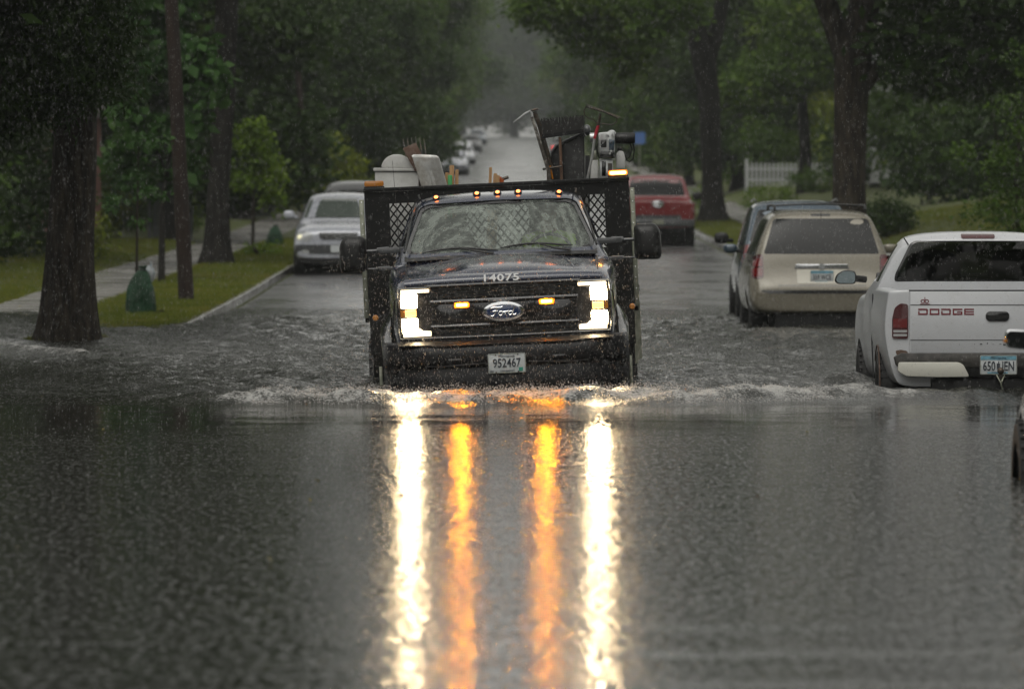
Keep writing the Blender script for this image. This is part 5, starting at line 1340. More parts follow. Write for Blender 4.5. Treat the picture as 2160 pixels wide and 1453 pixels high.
mb = MB(); mb.tube([sub(o, o), sub(at(1157, 360, TY-.1), o), sub(at(1122, 247, TY-.1), o)], [.02, .018, .014], 10); mb.build('pole', pmat('scuffed_pole', (.08, .07, .06), .4, metal=.4, col2=(.4, .38, .34), nscale=16, nstops=(.5, .66)), t)
mb = MB(); mb.tube([sub(at(x, y, TY-.1), o) for x, y in ((1123, 250), (1122, 240), (1118, 235), (1108, 240), (1095, 250), (1082, 259))], [.010, .010, .010, .009, .007, .002], 7); mb.build('hook', M['steel'], t)
# broom
o = Vector((wx(1196, TY), TY, .6)); t = thing('push_broom', 'upside-down push broom with a wide head of black bristles', 'broom', o)
A, B = at(1143, 293), at(1231, 281)
mb = MB(); mb.prism([sub(A, o)[0::2], sub(B, o)[0::2], (sub(B, o)[0], sub(B, o)[2]+.035), (sub(A, o)[0], sub(A, o)[2]+.035)], -.03, .03); mb.build('broom_block', M['black_paint'], t)
mb = MB(); rr = random.Random(4); up0, up1 = at(1137, 252)-A, at(1232, 244)-B
for i in range(52):
    for j in range(4):
        u = (i+rr.uniform(0, 1))/52; b = A.lerp(B, u)-o+Vector((0, (j-1.5)*.016, .03)); d = up0.lerp(up1, u)*rr.uniform(.86, 1.06); d.x += rr.uniform(-.012, .012); d.z -= .03
        mb.tube([b, b+d*.6+Vector((rr.uniform(-.003, .003), 0, 0)), b+d], [.0045, .004, .002], 3, cap=False)
mb.build('bristle', pmat('black_bristle', (.012, .011, .010), .6), t, weld=False)
mb = MB(); mb.tube([(0, 0, 0), sub(at(1181, 290), o)], .013, 8); mb.build('handle', M['handlewood'], t)
# black cart / bin
o = Vector((wx(1203, TY+.3), TY+.3, zdeck)); t = thing('black_cart', 'tall black plastic cart with a sloping front edge behind the broom', 'cart', o)
pp = [at(1163, 395, TY+.3), at(1162, 322, TY+.3), at(1171, 309, TY+.3), at(1232, 282, TY+.3), at(1236, 395, TY+.3)]
pp = [tuple(p-o)[0::2] for p in pp]; pp[0] = (pp[0][0], 0); pp[-1] = (pp[-1][0], 0)
mb = MB(); mb.prism(rpoly(pp, .02), -.22, .25); mb.build('cart_body', M['black_plastic'], t, bev=.012)
mb = MB(); q0, q1, q2, q3 = [sub(at(x, y, TY+.05), o) for x, y in ((1164, 322), (1172, 308), (1231, 281), (1234, 288))]; mb.tube([q0, q1, q2, q3], .013, 8); mb.build('cart_rim', M['darkgrey'], t)
mb = MB(); mb.ell(sub(at(1238, 275, TY+.2), o), (.035, .05, .05)); mb.box(-.0+.13, .17, -.1, .1, .9, 1.42); mb.build('cart_handle', M['darkgrey'], t)
# rake
o = Vector((wx(1250, TY-.15), TY-.15, .6)); t = thing('bow_rake', 'bow rake with its toothed head up and a red ferrule', 'rake', o)
def rk(x, y): return sub(at(x, y, TY-.15), o)
mb = MB(); mb.tube([rk(1236, 226), rk(1275, 237), rk(1302, 250)], .008, 6)
for i in range(15):
    u = i/14; x = 1237+u*66; y = 225+u*24.5; mb.tube([rk(x, y), (rk(x, y)[0]+.012, -.06, rk(x, y)[2]+.012), (rk(x, y)[0]+.03, -.085, rk(x, y)[2]-.005)], [.005, .0045, .002], 4)
mb.tube([rk(*p) for p in ((1236, 226), (1231.5, 234), (1233, 243), (1241, 250), (1253, 254), (1259, 260), (1261, 266))], .0055, 6)
mb.tube([rk(*p) for p in ((1302, 250), (1300, 258), (1292, 264), (1280, 263), (1268, 261), (1261, 266))], .0055, 6)
mb.tube([rk(1261, 266), rk(1264, 256), rk(1266, 240)], [.013, .012, .012], 8)
mb.build('rake_head', M['darksteel'], t, weld=False)
mb = MB(); mb.tube([rk(1262, 264), rk(1258, 278), rk(1254, 293)], [.012, .015, .013], 8); mb.build('ferrule', pmat('red_grip', (.35, .015, .03), .4), t)
mb = MB(); mb.tube([rk(1254, 293), rk(1249, 330), rk(1238, 380), (-.06, 0, -.0)], [.012, .012, .011, .011], 8); mb.build('handle', M['steel'], t)
# machine: winch / crane head
o = Vector((wx(1283, TY+.1), TY+.1, zdeck)); t = thing('winch_machine', 'silver and black winch unit on a column beside the lit amber lamp', 'machine', o)
def mk(x, y, Y=TY+.1): return sub(at(x, y, Y), o)
def pr2(pts, y0, y1, nm, mat, bev=.004):
    mb = MB(); mb.prism([mk(*p)[0::2] for p in pts], y0, y1); return mb.build(nm, M[mat], t, bev=bev)
pr2([(1262, 281), (1284, 279), (1285, 276), (1295, 276), (1297, 282), (1297, 318), (1293, 330), (1268, 330), (1262, 320)], -.10, .12, 'gear_housing', 'steel', .008)
pr2([(1267, 296), (1279, 295), (1279, 312), (1267, 312)], -.104, -.09, 'socket', 'black_gloss')
pr2([(1284, 294), (1296, 296), (1294, 318), (1284, 318)], -.12, -.09, 'valve_block', 'blue')
mb = MB(); mb.lathe([(.001, -.03), (.036, -.03), (.04, -.02), (.04, .05), (.036, .06), (.001, .06)], mk(1290, 284), 'y', 20); mb.build('hub', M['steel'], t)
mb = MB(); mb.lathe([(.001, 0), (.042, .0), (.048, .01), (.048, .17), (.042, .18), (.001, .18)], mk(1296, 292), 'x', 20); mb.build('motor', M['black_plastic'], t)
mb = MB(); mb.lathe([(.001, 0), (.04, .0), (.04, .05), (.001, .05)], mk(1244, 290), 'x', 16); mb.build('end_drum', M['steel'], t)
pr2([(1267, 319), (1295, 319), (1297, 334), (1264, 334)], -.115, -.1, 'cover_plate', 'black_gloss')
pr2([(1264, 335), (1293, 335), (1294, 395), (1266, 395)], -.05, .1, 'column', 'steel', .006)
pr2([(1269, 340), (1278, 340), (1278, 372), (1269, 372)], -.054, -.045, 'cavity', 'black_gloss')
pr2([(1282, 345), (1291, 345), (1290, 390), (1282, 390)], -.054, -.045, 'cavity', 'darksteel')
pr2([(1247, 338), (1262, 338), (1260, 395), (1245, 395)], -.06, .02, 'bracket', 'whiteplastic', .01)
pr2([(1251, 318), (1257, 318), (1259, 336), (1251, 338)], -.06, -.02, 'clamp', 'galv', .005)
pr2([(1299, 325), (1306, 318), (1315, 320), (1319, 335), (1318, 356), (1299, 356)], -.04, .08, 'fluid_tank', 'whiteplastic', .012)
mb = MB(); mb.lathe([(.022, 0), (.022, .02), (.001, .021)], mk(1307, 318), 'z', 12); mb.build('tank_cap', M['black_plastic'], t)
mb = MB(); mb.tube([mk(*p) for p in ((1330, 296), (1336, 305), (1338, 318), (1335, 335), (1328, 342), (1322, 338), (1319, 328))], .006, 6)
mb.build('hose', M['black_plastic'], t, weld=False); mb = MB(); mb.tube([mk(*p) for p in ((1328, 300), (1333, 316), (1328, 332), (1316, 340), (1312, 330))], .005, 6); mb.build('hose', M['black_plastic'], t, weld=False); mb = MB(); mb.tube([mk(*p) for p in ((1272, 345), (1262, 330), (1258, 312), (1264, 300))], .006, 6)
mb.build('hose', M['black_plastic'], t, weld=False)
mb = MB(); rr = random.Random(9)
for _ in range(26):
    x, y = rr.uniform(1262, 1296), rr.uniform(284, 375); c = mk(x, y); s_ = rr.uniform(.004, .011); mb.lathe([(s_, -.02), (s_, 0)], (c[0], -.10 if y < 334 else -.055, c[2]), 'y', 6)
mb.build('bolt', M['steel'], t, weld=False)
# ---------------------------------------------------------------- white pickup (rear view)
D = Veh('pickup_truck', (4.01, 47.0, -.36), (0, 0, R(-.3)), 'old white pickup with rusty wheel arch and red lettering across its tailgate', 'pickup truck', zo=.36)
# box: lofted, walls flaring at mid height
def bsec(y, w, zt):
    return (y, [(0, .05), (w*.80, .03), (w*.90, .06), (w*.955, .25), (w, .45), (w*.995, .62), (w*.965, zt-.05), (w*.955, zt-.01), (w*.90, zt), (0, zt)])
box = loft_mesh([bsec(.0, .925, .83), bsec(.02, .935, .84), bsec(.15, .94, .84), bsec(1.0, .945, .84), bsec(2.03, .94, .84), bsec(2.05, .935, .83)], 2)
bcut = MB().box(-.80, .80, .09, 1.97, .32, 1.2).mesh('c')
box = cut(box, [bcut, cyl_cut(1.12, -.03, .385, -1.2, 1.2)])
D.part('bed', box, M['white']); dbx = bvh_of(box)
st = lambda y, w, zt: (y, [(0, .0), (w*.86, .0), (w*.95, .05), (w, .30), (w*.99, .60), (w*.94, .76), (w*.80, zt-.02), (w*.5, zt+.01), (w*.2, zt+.02), (0, zt+.02)])
frontd = loft_mesh([st(3.45, .90, .80), st(3.5, .91, .84), st(4.1, .925, .82), st(4.7, .93, .76), st(4.95, .90, .70), st(5.0, .85, .55)], 2)
frontd = cut(frontd, [cyl_cut(4.05, -.03, .385, -1.2, 1.2)])
D.part('front_body', frontd, M['white'])
# cab
cs = lambda y, w, zt, wt: csec(y, w, .0, .82, wt, zt, .02)
stn = [cs(2.08, .91, 1.22, .66), cs(2.10, .92, 1.25, .67), cs(2.22, .925, 1.295, .66), cs(2.6, .93, 1.305, .66), cs(2.95, .93, 1.28, .645), cs(3.2, .925, 1.13, .68), cs(3.5, .92, .92, .74), cs(3.56, .92, .88, .76)]
sol = loft_mesh(stn, 2); dcb = bvh_of(sol)
cin = lambda y, w, zt, wt: csec(y, w-.06, .2, .80, wt-.06, zt-.045, .0)
inn = loft_mesh([cin(2.14, .92, 1.25, .67), cin(2.22, .925, 1.295, .66), cin(2.6, .93, 1.305, .66), cin(2.95, .93, 1.28, .645), cin(3.2, .925, 1.13, .68), cin(3.48, .92, .94, .74)], 2)
rw = rpoly([(-.725, .885), (.725, .885), (.715, .95), (.585, 1.215), (.54, 1.235), (-.54, 1.235), (-.585, 1.215), (-.715, .95)], .04)
ww = rpoly([(-.72, .93), (.72, .93), (.60, 1.22), (-.60, 1.22)], .05)
sw = rpoly([(2.30, .88), (2.36, 1.20), (2.85, 1.21), (3.22, .93), (3.22, .88)], .04)
dc = cut(sol, [inn, prism_cut(rw, 1.8, 2.5), prism_cut(ww, 2.8, 3.9), prism_cut(sw, -1.2, 1.2, 'x')])
D.part('cab', dc, M['white'])
D.part('rear_window', panel(dcb, rw, '+y', -.008, .004, 3), M['tint'])
D.part('windshield', panel(dcb, ww, '-y', -.008, .004, 3), M['tint'])
for d in ('+x', '-x'): D.part('side_window', panel(dcb, sw, d, -.008, .004, 2), M['tint'])
def dring(outer, scx, scz, cz):
    mb = MB(); n_ = len(outer); vs = []
    for sc in (0, 1):
        for a, b in outer:
            if sc: a, b = a*scx, (b-cz)*scz+cz
            h = dcb.ray_cast(Vector((a, -9, b)), Vector((0, 1, 0))); vs.append(h[0]+h[1]*.003 if h[0] else (a, 2.1, b))
    mb.add(vs, [(i, (i+1) % n_, n_+(i+1) % n_, n_+i) for i in range(n_)]); return mb
D.part('window_seal', dring(rw, .965, .93, 1.06), M['black_gloss'])
for x in (-.36, .36):
    mb = MB(); mb.ell((x, 2.5, .80), (.25, .09, .36), p=.55); D.part('seat', mb, M['seat'], smooth=60)
mb = MB(); mb.prism([(3.2, .5), (3.2, .92), (3.35, .95), (3.5, .9), (3.5, .5)], -.80, .80, 'x'); D.part('dashboard', mb, M['interior'])
mb = MB(); mb.prism(rrect(-.12, .12, 1.13, 1.19, .02), 3.0, 3.03); D.part('rearview_mirror', mb, M['black_plastic'])
D.part('third_brake_lamp', panel(dcb, rrect(-.145, .145, 1.253, 1.292, .014), '+y', .006, .02, 3), M['taildark'])
for s in (-1, 1):
    mb = MB(); mb.tube([(s*.64, 2.075, 1.26), (s*.60, 2.09, 1.20)], .006, 4); D.part('cab_seam', mb, M['black_plastic'])
# tailgate
mb = MB(); mb.prism(rrect(-.725, .725, .315, .825, .012), -.018, .045); tg = D.part('tailgate', mb, M['white'], bev=.008)
for z in (.715, .425):
    mb = MB(); mb.box(-.72, .72, -.0205, -.0185, z-.003, z+.003); D.part('tailgate_crease', mb, M['darkgrey'], tg)
mb = MB(); mb.box(-.73, .73, -.004, .05, .826, .84); D.part('tailgate_cap', mb, M['darkgrey'], tg, bev=.003)
mb = MB(); mb.prism(rrect(-.098, .098, .58, .662, .036), -.030, -.0185); h = D.part('tailgate_handle', mb, M['black_gloss'], tg, bev=.006)
mb = MB(); mb.prism(rrect(-.08, .08, .60, .63, .012), -.036, -.0305); D.part('handle_lever', mb, M['black_plastic'], h)
# lettering drawn with strokes (x0,x1,z0,z1) in unit boxes
def strokes_text(defs, x, z, w, h, y, mat, nm, par):
    mb = MB(); n_ = len(defs); cw = w/n_
    for i, boxes in enumerate(defs):
        for a, b, c, d in boxes: mb.box(x+cw*(i+a*.84), x+cw*(i+b*.84), y-.002, y, z+h*c, z+h*d)
    return D.part(nm, mb, M[mat], par, weld=False)
O_ = [(0, 1, 0, .24), (0, 1, .76, 1), (0, .14, .24, .76), (.86, 1, .24, .76)]
D_ = [(0, .95, 0, .24), (0, .95, .76, 1), (0, .14, .24, .60), (.84, 1, .1, .9)]
G_ = [(0, 1, 0, .24), (0, 1, .76, 1), (0, .14, .24, .76), (.86, 1, .24, .56), (.45, .86, .38, .56)]
E_ = [(0, 1, 0, .22), (0, 1, .78, 1), (.0, .14, .22, .78), (.14, 1, .39, .60)]
strokes_text([D_, O_, D_, G_, E_], -.655, .632, .475, .052, -.0185, 'inkred', 'tailgate_lettering', tg)
mb = MB(); zc = .745
for cx in (-.617, -.583): mb.tube([(cx+.015*math.cos(R(a)), -.0195, zc+.013*math.sin(R(a))) for a in range(0, 361, 30)], .0035, 4, cap=False)
mb.box(-.603, -.597, -.022, -.0185, zc-.012, zc+.034); mb.box(-.640, -.56, -.022, -.0185, zc-.026, zc-.021); D.part('dealer_emblem', mb, M['inkred'], tg, weld=False)
mb = MB(); rr = random.Random(2)
for _ in range(9):
    x = rr.uniform(-.2, .06) if _ < 6 else rr.uniform(-.6, .6); mb.box(x, x+rr.uniform(.004, .02), -.0205, -.0185, .385+rr.uniform(-.006, .012), .39+rr.uniform(0, .012))
D.part('scuff', mb, M['darkgrey'], tg, weld=False)
# lamps and corner posts
for s in (-1, 1):
    lp = [(s*.745, .30+.02), (s*.745, .72), (s*.80, .73), (s*.845, .70), (s*.865, .62), (s*.868, .44), (s*.862, .43)]
    tl = D.part('tail_lamp', panel(dbx, rpoly([(s*.737, .437), (s*.737, .72), (s*.80, .728), (s*.848, .69), (s*.868, .60), (s*.868, .437)], .02), '+y', .012, .02, 3), M['taildark'])
    D.part('brake_lens', panel(dbx, rpoly([(s*.745, .525), (s*.745, .60), (s*.86, .60), (s*.86, .525)], .01), '+y', .0155, .006, 2), M['tail'], tl)
    D.part('reverse_lens', panel(dbx, rrect(min(s*.745, s*.858), max(s*.745, s*.858), .455, .475, .005), '+y', .0155, .006, 1), M['clearlens'], tl)
    D.part('reverse_lens', panel(dbx, rrect(min(s*.745, s*.858), max(s*.745, s*.858), .487, .508, .005), '+y', .0155, .006, 1), M['clearlens'], tl)
    D.part('wheel_arch', MB().tube([(s*.925, 1.12+.388*math.cos(R(a)), -.03+.388*math.sin(R(a))) for a in range(40, 177, 9)], .006, 6), M['rust'])
    D.part('rust_patch', panel(dbx, rpoly([(s*.735, .31), (s*.745, .335), (s*.80, .345), (s*.84, .335), (s*.83, .30), (s*.80, .28), (s*.81, .22), (s*.79, .20), (s*.775, .26), (s*.76, .29)], .01), '+y', .003, .003, 2), M['rust'])
    mb = MB(); pts = [(s*.945, 3.25, .905), (s*1.02, 3.22, .93)]
    mb = MB(); o_ = rpoly([(s*.99, .965), (s*1.10, .975), (s*1.165, .93), (s*1.18, .875), (s*1.15, .85), (s*.99, .85)], .035, 4); mb.prism(o_, 3.20, 3.27); mm = D.part('side_mirror', mb, M['black_plastic'], bev=.012)
    cx = s*1.075; cz = .91; mb = MB(); mb.prism([(cx+(a-cx)*.88, cz+(b-cz)*.86) for a, b in o_], 3.192, 3.199); D.part('mirror_glass', mb, pmat('mirror_face', (.30, .36, .38), .12, metal=.9) if s < 0 else M['clearlens'], mm)
    mb = MB(); mb.tube([(s*.90, 3.28, .89), (s*1.0, 3.24, .90)], .03, 8); D.part('mirror_arm', mb, M['black_plastic'], mm)
    D.wheel(s*.82, 1.12, .33, .22, s); D.wheel(s*.82, 4.05, .33, .22, s)
# rear step bumper
mb = MB(); mb.prism(rpoly([(-.84, .215), (-.86, .285), (-.80, .318), (.80, .318), (.86, .285), (.84, .215), (.80, .20), (-.80, .20)], .01), -.13, -.02); D.part('bumper_pad', mb, pmat('worn_rubber_step', (.02, .019, .017), .55, col2=(.06, .055, .05), nscale=14), bev=.01)
for s in (-1, 1):
    mb = MB(); mb.prism(rpoly([(s*.825, .245), (s*.33, .245), (s*.29, .225), (s*.24, .125), (s*.50, .122), (s*.76, .13), (s*.83, .17)], .02), -.155, -.03); D.part('bumper_end', mb, M['bumperwhite'], bev=.014)
mb = MB(); mb.prism([(-.32, .31), (.32, .31), (.25, .125), (-.25, .125)], -.115, -.03); D.part('bumper_centre', mb, M['black_plastic'], bev=.006)
mb = MB(); mb.box(-.55, .55, -.03, .5, -.12, .12); D.part('hitch_frame', mb, M['black_plastic'], bev=.02)
plate(D, 0, -.128, .222, .305, .16, ('650 UEN', .255, .078, 0, -.008), 'Minnesota', '10,000 lakes', blue=True)
mb = MB(); mb.box(-.014, .012, -.139, -.137, .19, .235); D.part('plate_emblem', mb, M['ink'])
mb = MB(); mb.ell((.012, -.21, .175), (.028, .028, .03)); mb.tube([(.012, -.21, .15), (.012, -.21, .10), (.012, -.12, .08)], .018, 8); D.part('hitch_ball', mb, M['darksteel'])
mb = MB(); mb.tube([(-.02, -.20, .14), (.01, -.23, .08), (.025, -.22, .03), (.02, -.21, -.02)], .006, 5); mb.tube([(.045, -.20, .14), (.02, -.23, .09), (.012, -.22, .05)], .006, 5); D.part('safety_wire', mb, M['galv'])
mb = MB(); mb.tube([(-.908, 2.07, .78), (-.915, 2.07, .35), (-.90, 2.07, .03)], .006, 4); D.part('body_seam', mb, M['darkgrey'])

# ---------------------------------------------------------------- generic closed body cars
def body_car(name, loc, rot, label, cat, zo, stn, paint, arches, wheels=True, group=None, wr=.34, wx_=.82, archr=.37):
    v = Veh(name, loc, rot, label, cat, group, zo)
    me = loft_mesh(stn, 2); v.solid = bvh_of(me)
    cuts = [cyl_cut(y, wr-zo, archr, -1.6, 1.6) for y in arches]
    # fill so wheel wells are dark slots rather than through holes: add inner liner
    me2 = cut(me, cuts); v.part('body', me2, M[paint]); v.bv = v.solid
    for y in arches:
        mb = MB(); mb.lathe([(archr-.01, -wx_+.12), (archr-.01, wx_-.12)], (0, y, wr-zo), 'x', 24); v.part('wheel_well', mb, M['black_plastic'])
        if wheels:
            for s in (-1, 1): v.wheel(s*wx_, y, wr, .21, s)
    return v
# champagne minivan, z relative to water at Y=75
zo = .22
s_ = lambda y, w, zt, wt, belt=.80, zb=.15: csec(y, w, zb, belt, wt, zt, .015)
stn = [s_(.0, .86, .48, .82, .40, .22), s_(.02, .91, .55, .86, .43, .19), s_(.10, .95, .66, .88, .52, .17), s_(.17, .965, .92, .86, .74), s_(.24, .97, 1.10, .82), s_(.38, .975, 1.36, .74), s_(.47, .975, 1.485, .685), s_(.56, .975, 1.52, .675), s_(1.2, .985, 1.545, .68), s_(2.4, .99, 1.54, .69), s_(3.2, .985, 1.46, .70), s_(3.55, .98, 1.25, .74), s_(3.95, .97, .95, .80, .78), s_(4.6, .94, .78, .80, .62), s_(4.9, .88, .60, .75, .45), s_(4.95, .80, .45, .70, .3)]
v = body_car('minivan', (4.09, 75, -.22), (0, 0, R(-.2)), 'champagne minivan with a black roof rack standing in the flood', 'minivan', zo, stn, 'champagne', (1.0, 4.05))
C = v
C.part('rear_window', panel(C.bv, rpoly([(-.765, .965), (.765, .965), (.74, 1.04), (.635, 1.40), (.60, 1.43), (-.60, 1.43), (-.635, 1.40), (-.74, 1.04)], .05), '+y', .004, .012, 4), M['glassdark'])
for d in ('+x', '-x'):
    C.part('side_window', panel(C.bv, rpoly([(.62, .95), (.72, 1.40), (1.5, 1.43), (1.5, .95)], .05), d, .003, .01, 3), M['glassdark'])
    C.part('side_window', panel(C.bv, rpoly([(1.58, .95), (1.58, 1.43), (2.5, 1.42), (2.5, .95)], .05), d, .003, .01, 3), M['glassdark'])
    C.part('side_window', panel(C.bv, rpoly([(2.58, .95), (2.58, 1.41), (3.0, 1.36), (3.62, .98)], .05), d, .003, .01, 3), M['glassdark'])
C.part('windshield', panel(C.bv, rpoly([(-.80, 1.0), (.80, 1.0), (.66, 1.40), (-.66, 1.40)], .05), '-y', .003, .01, 3), M['glassdark'])
for s in (-1, 1):
    tl = C.part('tail_lamp', panel(C.bv, rpoly([(s*.765, .655), (s*.77, .955), (s*.90, .955), (s*.93, .80), (s*.925, .65), (s*.86, .635)], .03), '+y', .006, .012, 3), M['taildark'])
    C.part('brake_lens', panel(C.bv, rpoly([(s*.785, .80), (s*.785, .90), (s*.90, .90), (s*.905, .80)], .015), '+y', .0095, .005, 2), M['tail'], tl)
    C.part('brake_lens', panel(C.bv, rpoly([(s*.785, .67), (s*.785, .775), (s*.91, .775), (s*.905, .67)], .015), '+y', .0095, .005, 2), M['tail'], tl)
    mb = MB(); mb.tube([(s*.60, .62, 1.545), (s*.605, .72, 1.60), (s*.61, 1.6, 1.61), (s*.61, 2.6, 1.60), (s*.60, 2.75, 1.55)], .018, 8); C.part('roof_rail', mb, M['black_plastic'])
    mb = MB(); mb.ell((s*1.10, 3.25, 1.02), (.10, .05, .065), p=.7); mm = C.part('side_mirror', mb, M['blue'] if s < 0 else M['champagne'])
    mb = MB(); mb.tube([(s*.95, 3.3, .98), (s*1.05, 3.27, 1.0)], .03, 6); C.part('mirror_arm', mb, M['black_plastic'], mm)
for y in (.80, 2.3):
    mb = MB(); mb.tube([(-.60, y, 1.602), (-.2, y, 1.625), (.2, y, 1.625), (.60, y, 1.602)], .013, 6); C.part('roof_crossbar', mb, M['black_plastic'])
C.part('high_brake_lamp', panel(C.bv, rrect(-.13, .13, 1.465, 1.49, .012), '+y', .005, .01, 2), M['black_gloss'])
mb = MB(); vs = []; n_ = 16
hb = [C.bv.ray_cast(Vector((x, -5, .80)), Vector((0, 1, 0)))[0].y for x in (0, .3)]
mb.prism(rpoly([(-.36, .765), (-.345, .83), (.345, .83), (.36, .765), (.33, .775), (-.33, .775)], .01), hb[0]-.02, hb[0]+.06); C.part('chrome_strip', mb, M['chrome'], bev=.008)
mb = MB(); mb.lathe([(.04, -.004), (.035, 0), (.001, .002)], (0, hb[0]-.03, .80), 'y', 20); mb.lathe([(.028, -.006), (.028, .0)], (0, hb[0]-.034, .80), 'y', 6); C.part('winged_badge', mb, M['chrome'])
C.part('plate_recess', panel(C.bv, rpoly([(-.335, .76), (.335, .76), (.325, .575), (-.325, .575)], .02), '+y', .004, .006, 3), pmat('pale_trim', (.42, .40, .33), .35, coat=.4))
yp = C.bv.ray_cast(Vector((0, -5, .66)), Vector((0, 1, 0)))[0].y
pc = plate(C, 0, yp-.03, .665, .305, .165, ('359 WCE', .24, .07, 0, -.006), 'Minnesota', '10,000 lakes', blue=True, detail=False)
C.part('bumper_gap', panel(C.bv, rpoly([(-.80, .475), (-.70, .445), (.70, .445), (.80, .475), (.80, .488), (.70, .457), (-.70, .457), (-.80, .488)], .004), '+y', .004, .004, 3), M['black_gloss'])
C.part('hatch_seam', panel(C.bv, rpoly([(-.95, .545), (.95, .545), (.95, .553), (-.95, .553)], .002), '+y', .003, .003, 4), M['darkgrey'])
mb = MB(); mb.tube([(0, .5, 1.535), (.01, .40, 1.46)], .004, 4); mb.tube([(0, .2, 1.02), (.35, .235, 1.0)], .008, 5); C.part('rear_wiper', mb, M['black_plastic'])

mb = MB(); mb.box(-.62, .62, .12, 4.6, -.1, .20); C.part('underbody', mb, M['black_plastic'])
# slate blue wagon/van behind it
zo = .30
stn = [s_(.0, .82, .50, .76, .40, .02), s_(.03, .85, .70, .80, .52), s_(.12, .87, .98, .78), s_(.35, .885, 1.35, .70), s_(.55, .89, 1.58, .66), s_(.70, .89, 1.62, .655), s_(1.6, .90, 1.645, .66), s_(2.6, .90, 1.60, .66), s_(3.1, .89, 1.40, .68), s_(3.5, .88, 1.10, .74), s_(3.7, .87, 1.02, .76), s_(4.3, .85, .90, .74, .72), s_(4.6, .80, .65, .70, .5), s_(4.62, .75, .6, .66, .5)]
B = body_car('minivan', (4.17, 82.6, -.10), (0, 0, R(-.3)), 'slate blue van mostly hidden behind the champagne minivan', 'van', .16, stn, 'blue', (.95, 3.75), wx_=.78)
B.part('rear_window', panel(B.bv, rpoly([(-.72, 1.03), (.72, 1.03), (.58, 1.50), (-.58, 1.50)], .05), '+y', .004, .01, 3), M['glassdark'])
for d in ('+x', '-x'):
    B.part('side_window', panel(B.bv, rpoly([(.65, 1.0), (.85, 1.50), (1.55, 1.53), (1.55, 1.0)], .05), d, .003, .01, 3), M['glassdark'])
    B.part('side_window', panel(B.bv, rpoly([(1.63, 1.0), (1.63, 1.53), (2.5, 1.50), (3.1, 1.02)], .05), d, .003, .01, 3), M['glassdark'])
for s in (-1, 1):
    B.part('tail_lamp', panel(B.bv, rpoly([(s*.66, .72), (s*.68, .99), (s*.80, .99), (s*.85, .80), (s*.80, .70)], .03), '+y', .006, .012, 3), M['tail'])
    mb = MB(); mb.ell((s*1.03, 3.2, 1.08), (.11, .06, .085), p=.7); mm = B.part('side_mirror', mb, M['black_plastic']); mb = MB(); mb.tube([(s*.86, 3.25, 1.04), (s*.98, 3.2, 1.06)], .035, 6); B.part('mirror_arm', mb, M['black_plastic'], mm)
    mb = MB(); mb.tube([(s*.60, .8, 1.625), (s*.61, 1.4, 1.665), (s*.60, 2.6, 1.63)], .014, 6); B.part('roof_rail', mb, M['darkgrey'])

# silver SUV facing the viewer at left
zg = float(road_surf(-3.45, 113))
s2 = lambda y, w, zt, wt, belt=.95, zb=.28: csec(y, w, zb, belt, wt, zt, .02)
stn = [s2(.0, .80, .78, .68, .62, .34), s2(.03, .86, .86, .72, .66, .32), s2(.15, .895, .93, .76, .78), s2(.5, .91, 1.0, .78, .86), s2(1.1, .915, 1.06, .76), s2(1.25, .92, 1.12, .74), s2(1.6, .92, 1.34, .69), s2(1.95, .92, 1.56, .64), s2(2.2, .92, 1.625, .63), s2(3.2, .92, 1.64, .63), s2(4.1, .91, 1.58, .62), s2(4.4, .90, 1.15, .68), s2(4.55, .88, .9, .72, .8), s2(4.57, .86, .88, .7, .78)]
S = body_car('suv', (-3.45, 113, zg), (0, 0, R(.4)), 'silver SUV facing the camera by the left kerb, just left of the truck', 'SUV', 0, stn, 'silver', (.85, 3.55), wr=.36, wx_=.80, archr=.40)
S.part('windshield', panel(S.bv, rpoly([(-.73, 1.13), (.73, 1.13), (.60, 1.53), (-.60, 1.53)], .05), '+y', .004, .01, 4), pmat('windscreen_painted_sheen', (.085, .10, .09), .1, spec=1, coat=1))  # base colour lifted to grey-green, painting in reflected brightness
for d in ('+x', '-x'):
    S.part('side_window', panel(S.bv, rpoly([(1.55, 1.08), (2.05, 1.50), (2.8, 1.53), (2.8, 1.08)], .05), d, .003, .01, 3), M['glassdark'])
    S.part('side_window', panel(S.bv, rpoly([(2.88, 1.08), (2.88, 1.53), (3.8, 1.48), (3.95, 1.08)], .05), d, .003, .01, 3), M['glassdark'])
g_ = S.part('grille', panel(S.bv, rpoly([(-.40, .84), (.40, .84), (.36, .715), (.28, .70), (-.28, .70), (-.36, .715)], .04), '+y', .004, .01, 3), M['black_gloss'])
mb = MB()
for k in range(15): 
    x = -.33+k*.047; hh = S.bv.ray_cast(Vector((x, -5, .77)), Vector((0, 1, 0)))[0]; mb.box(x-.008, x+.008, hh.y-.022, hh.y-.005, .712, .83)
S.part('grille_bar', mb, M['chrome'], g_, weld=False)
hh = S.bv.ray_cast(Vector((0, -5, .77)), Vector((0, 1, 0)))[0]; mb = MB(); mb.tube([(.07*math.cos(R(a)), hh.y-.03, .775+.045*math.sin(R(a))) for a in range(0, 361, 20)], .008, 5, cap=False); S.part('emblem_ring', mb, M['chrome'], g_)
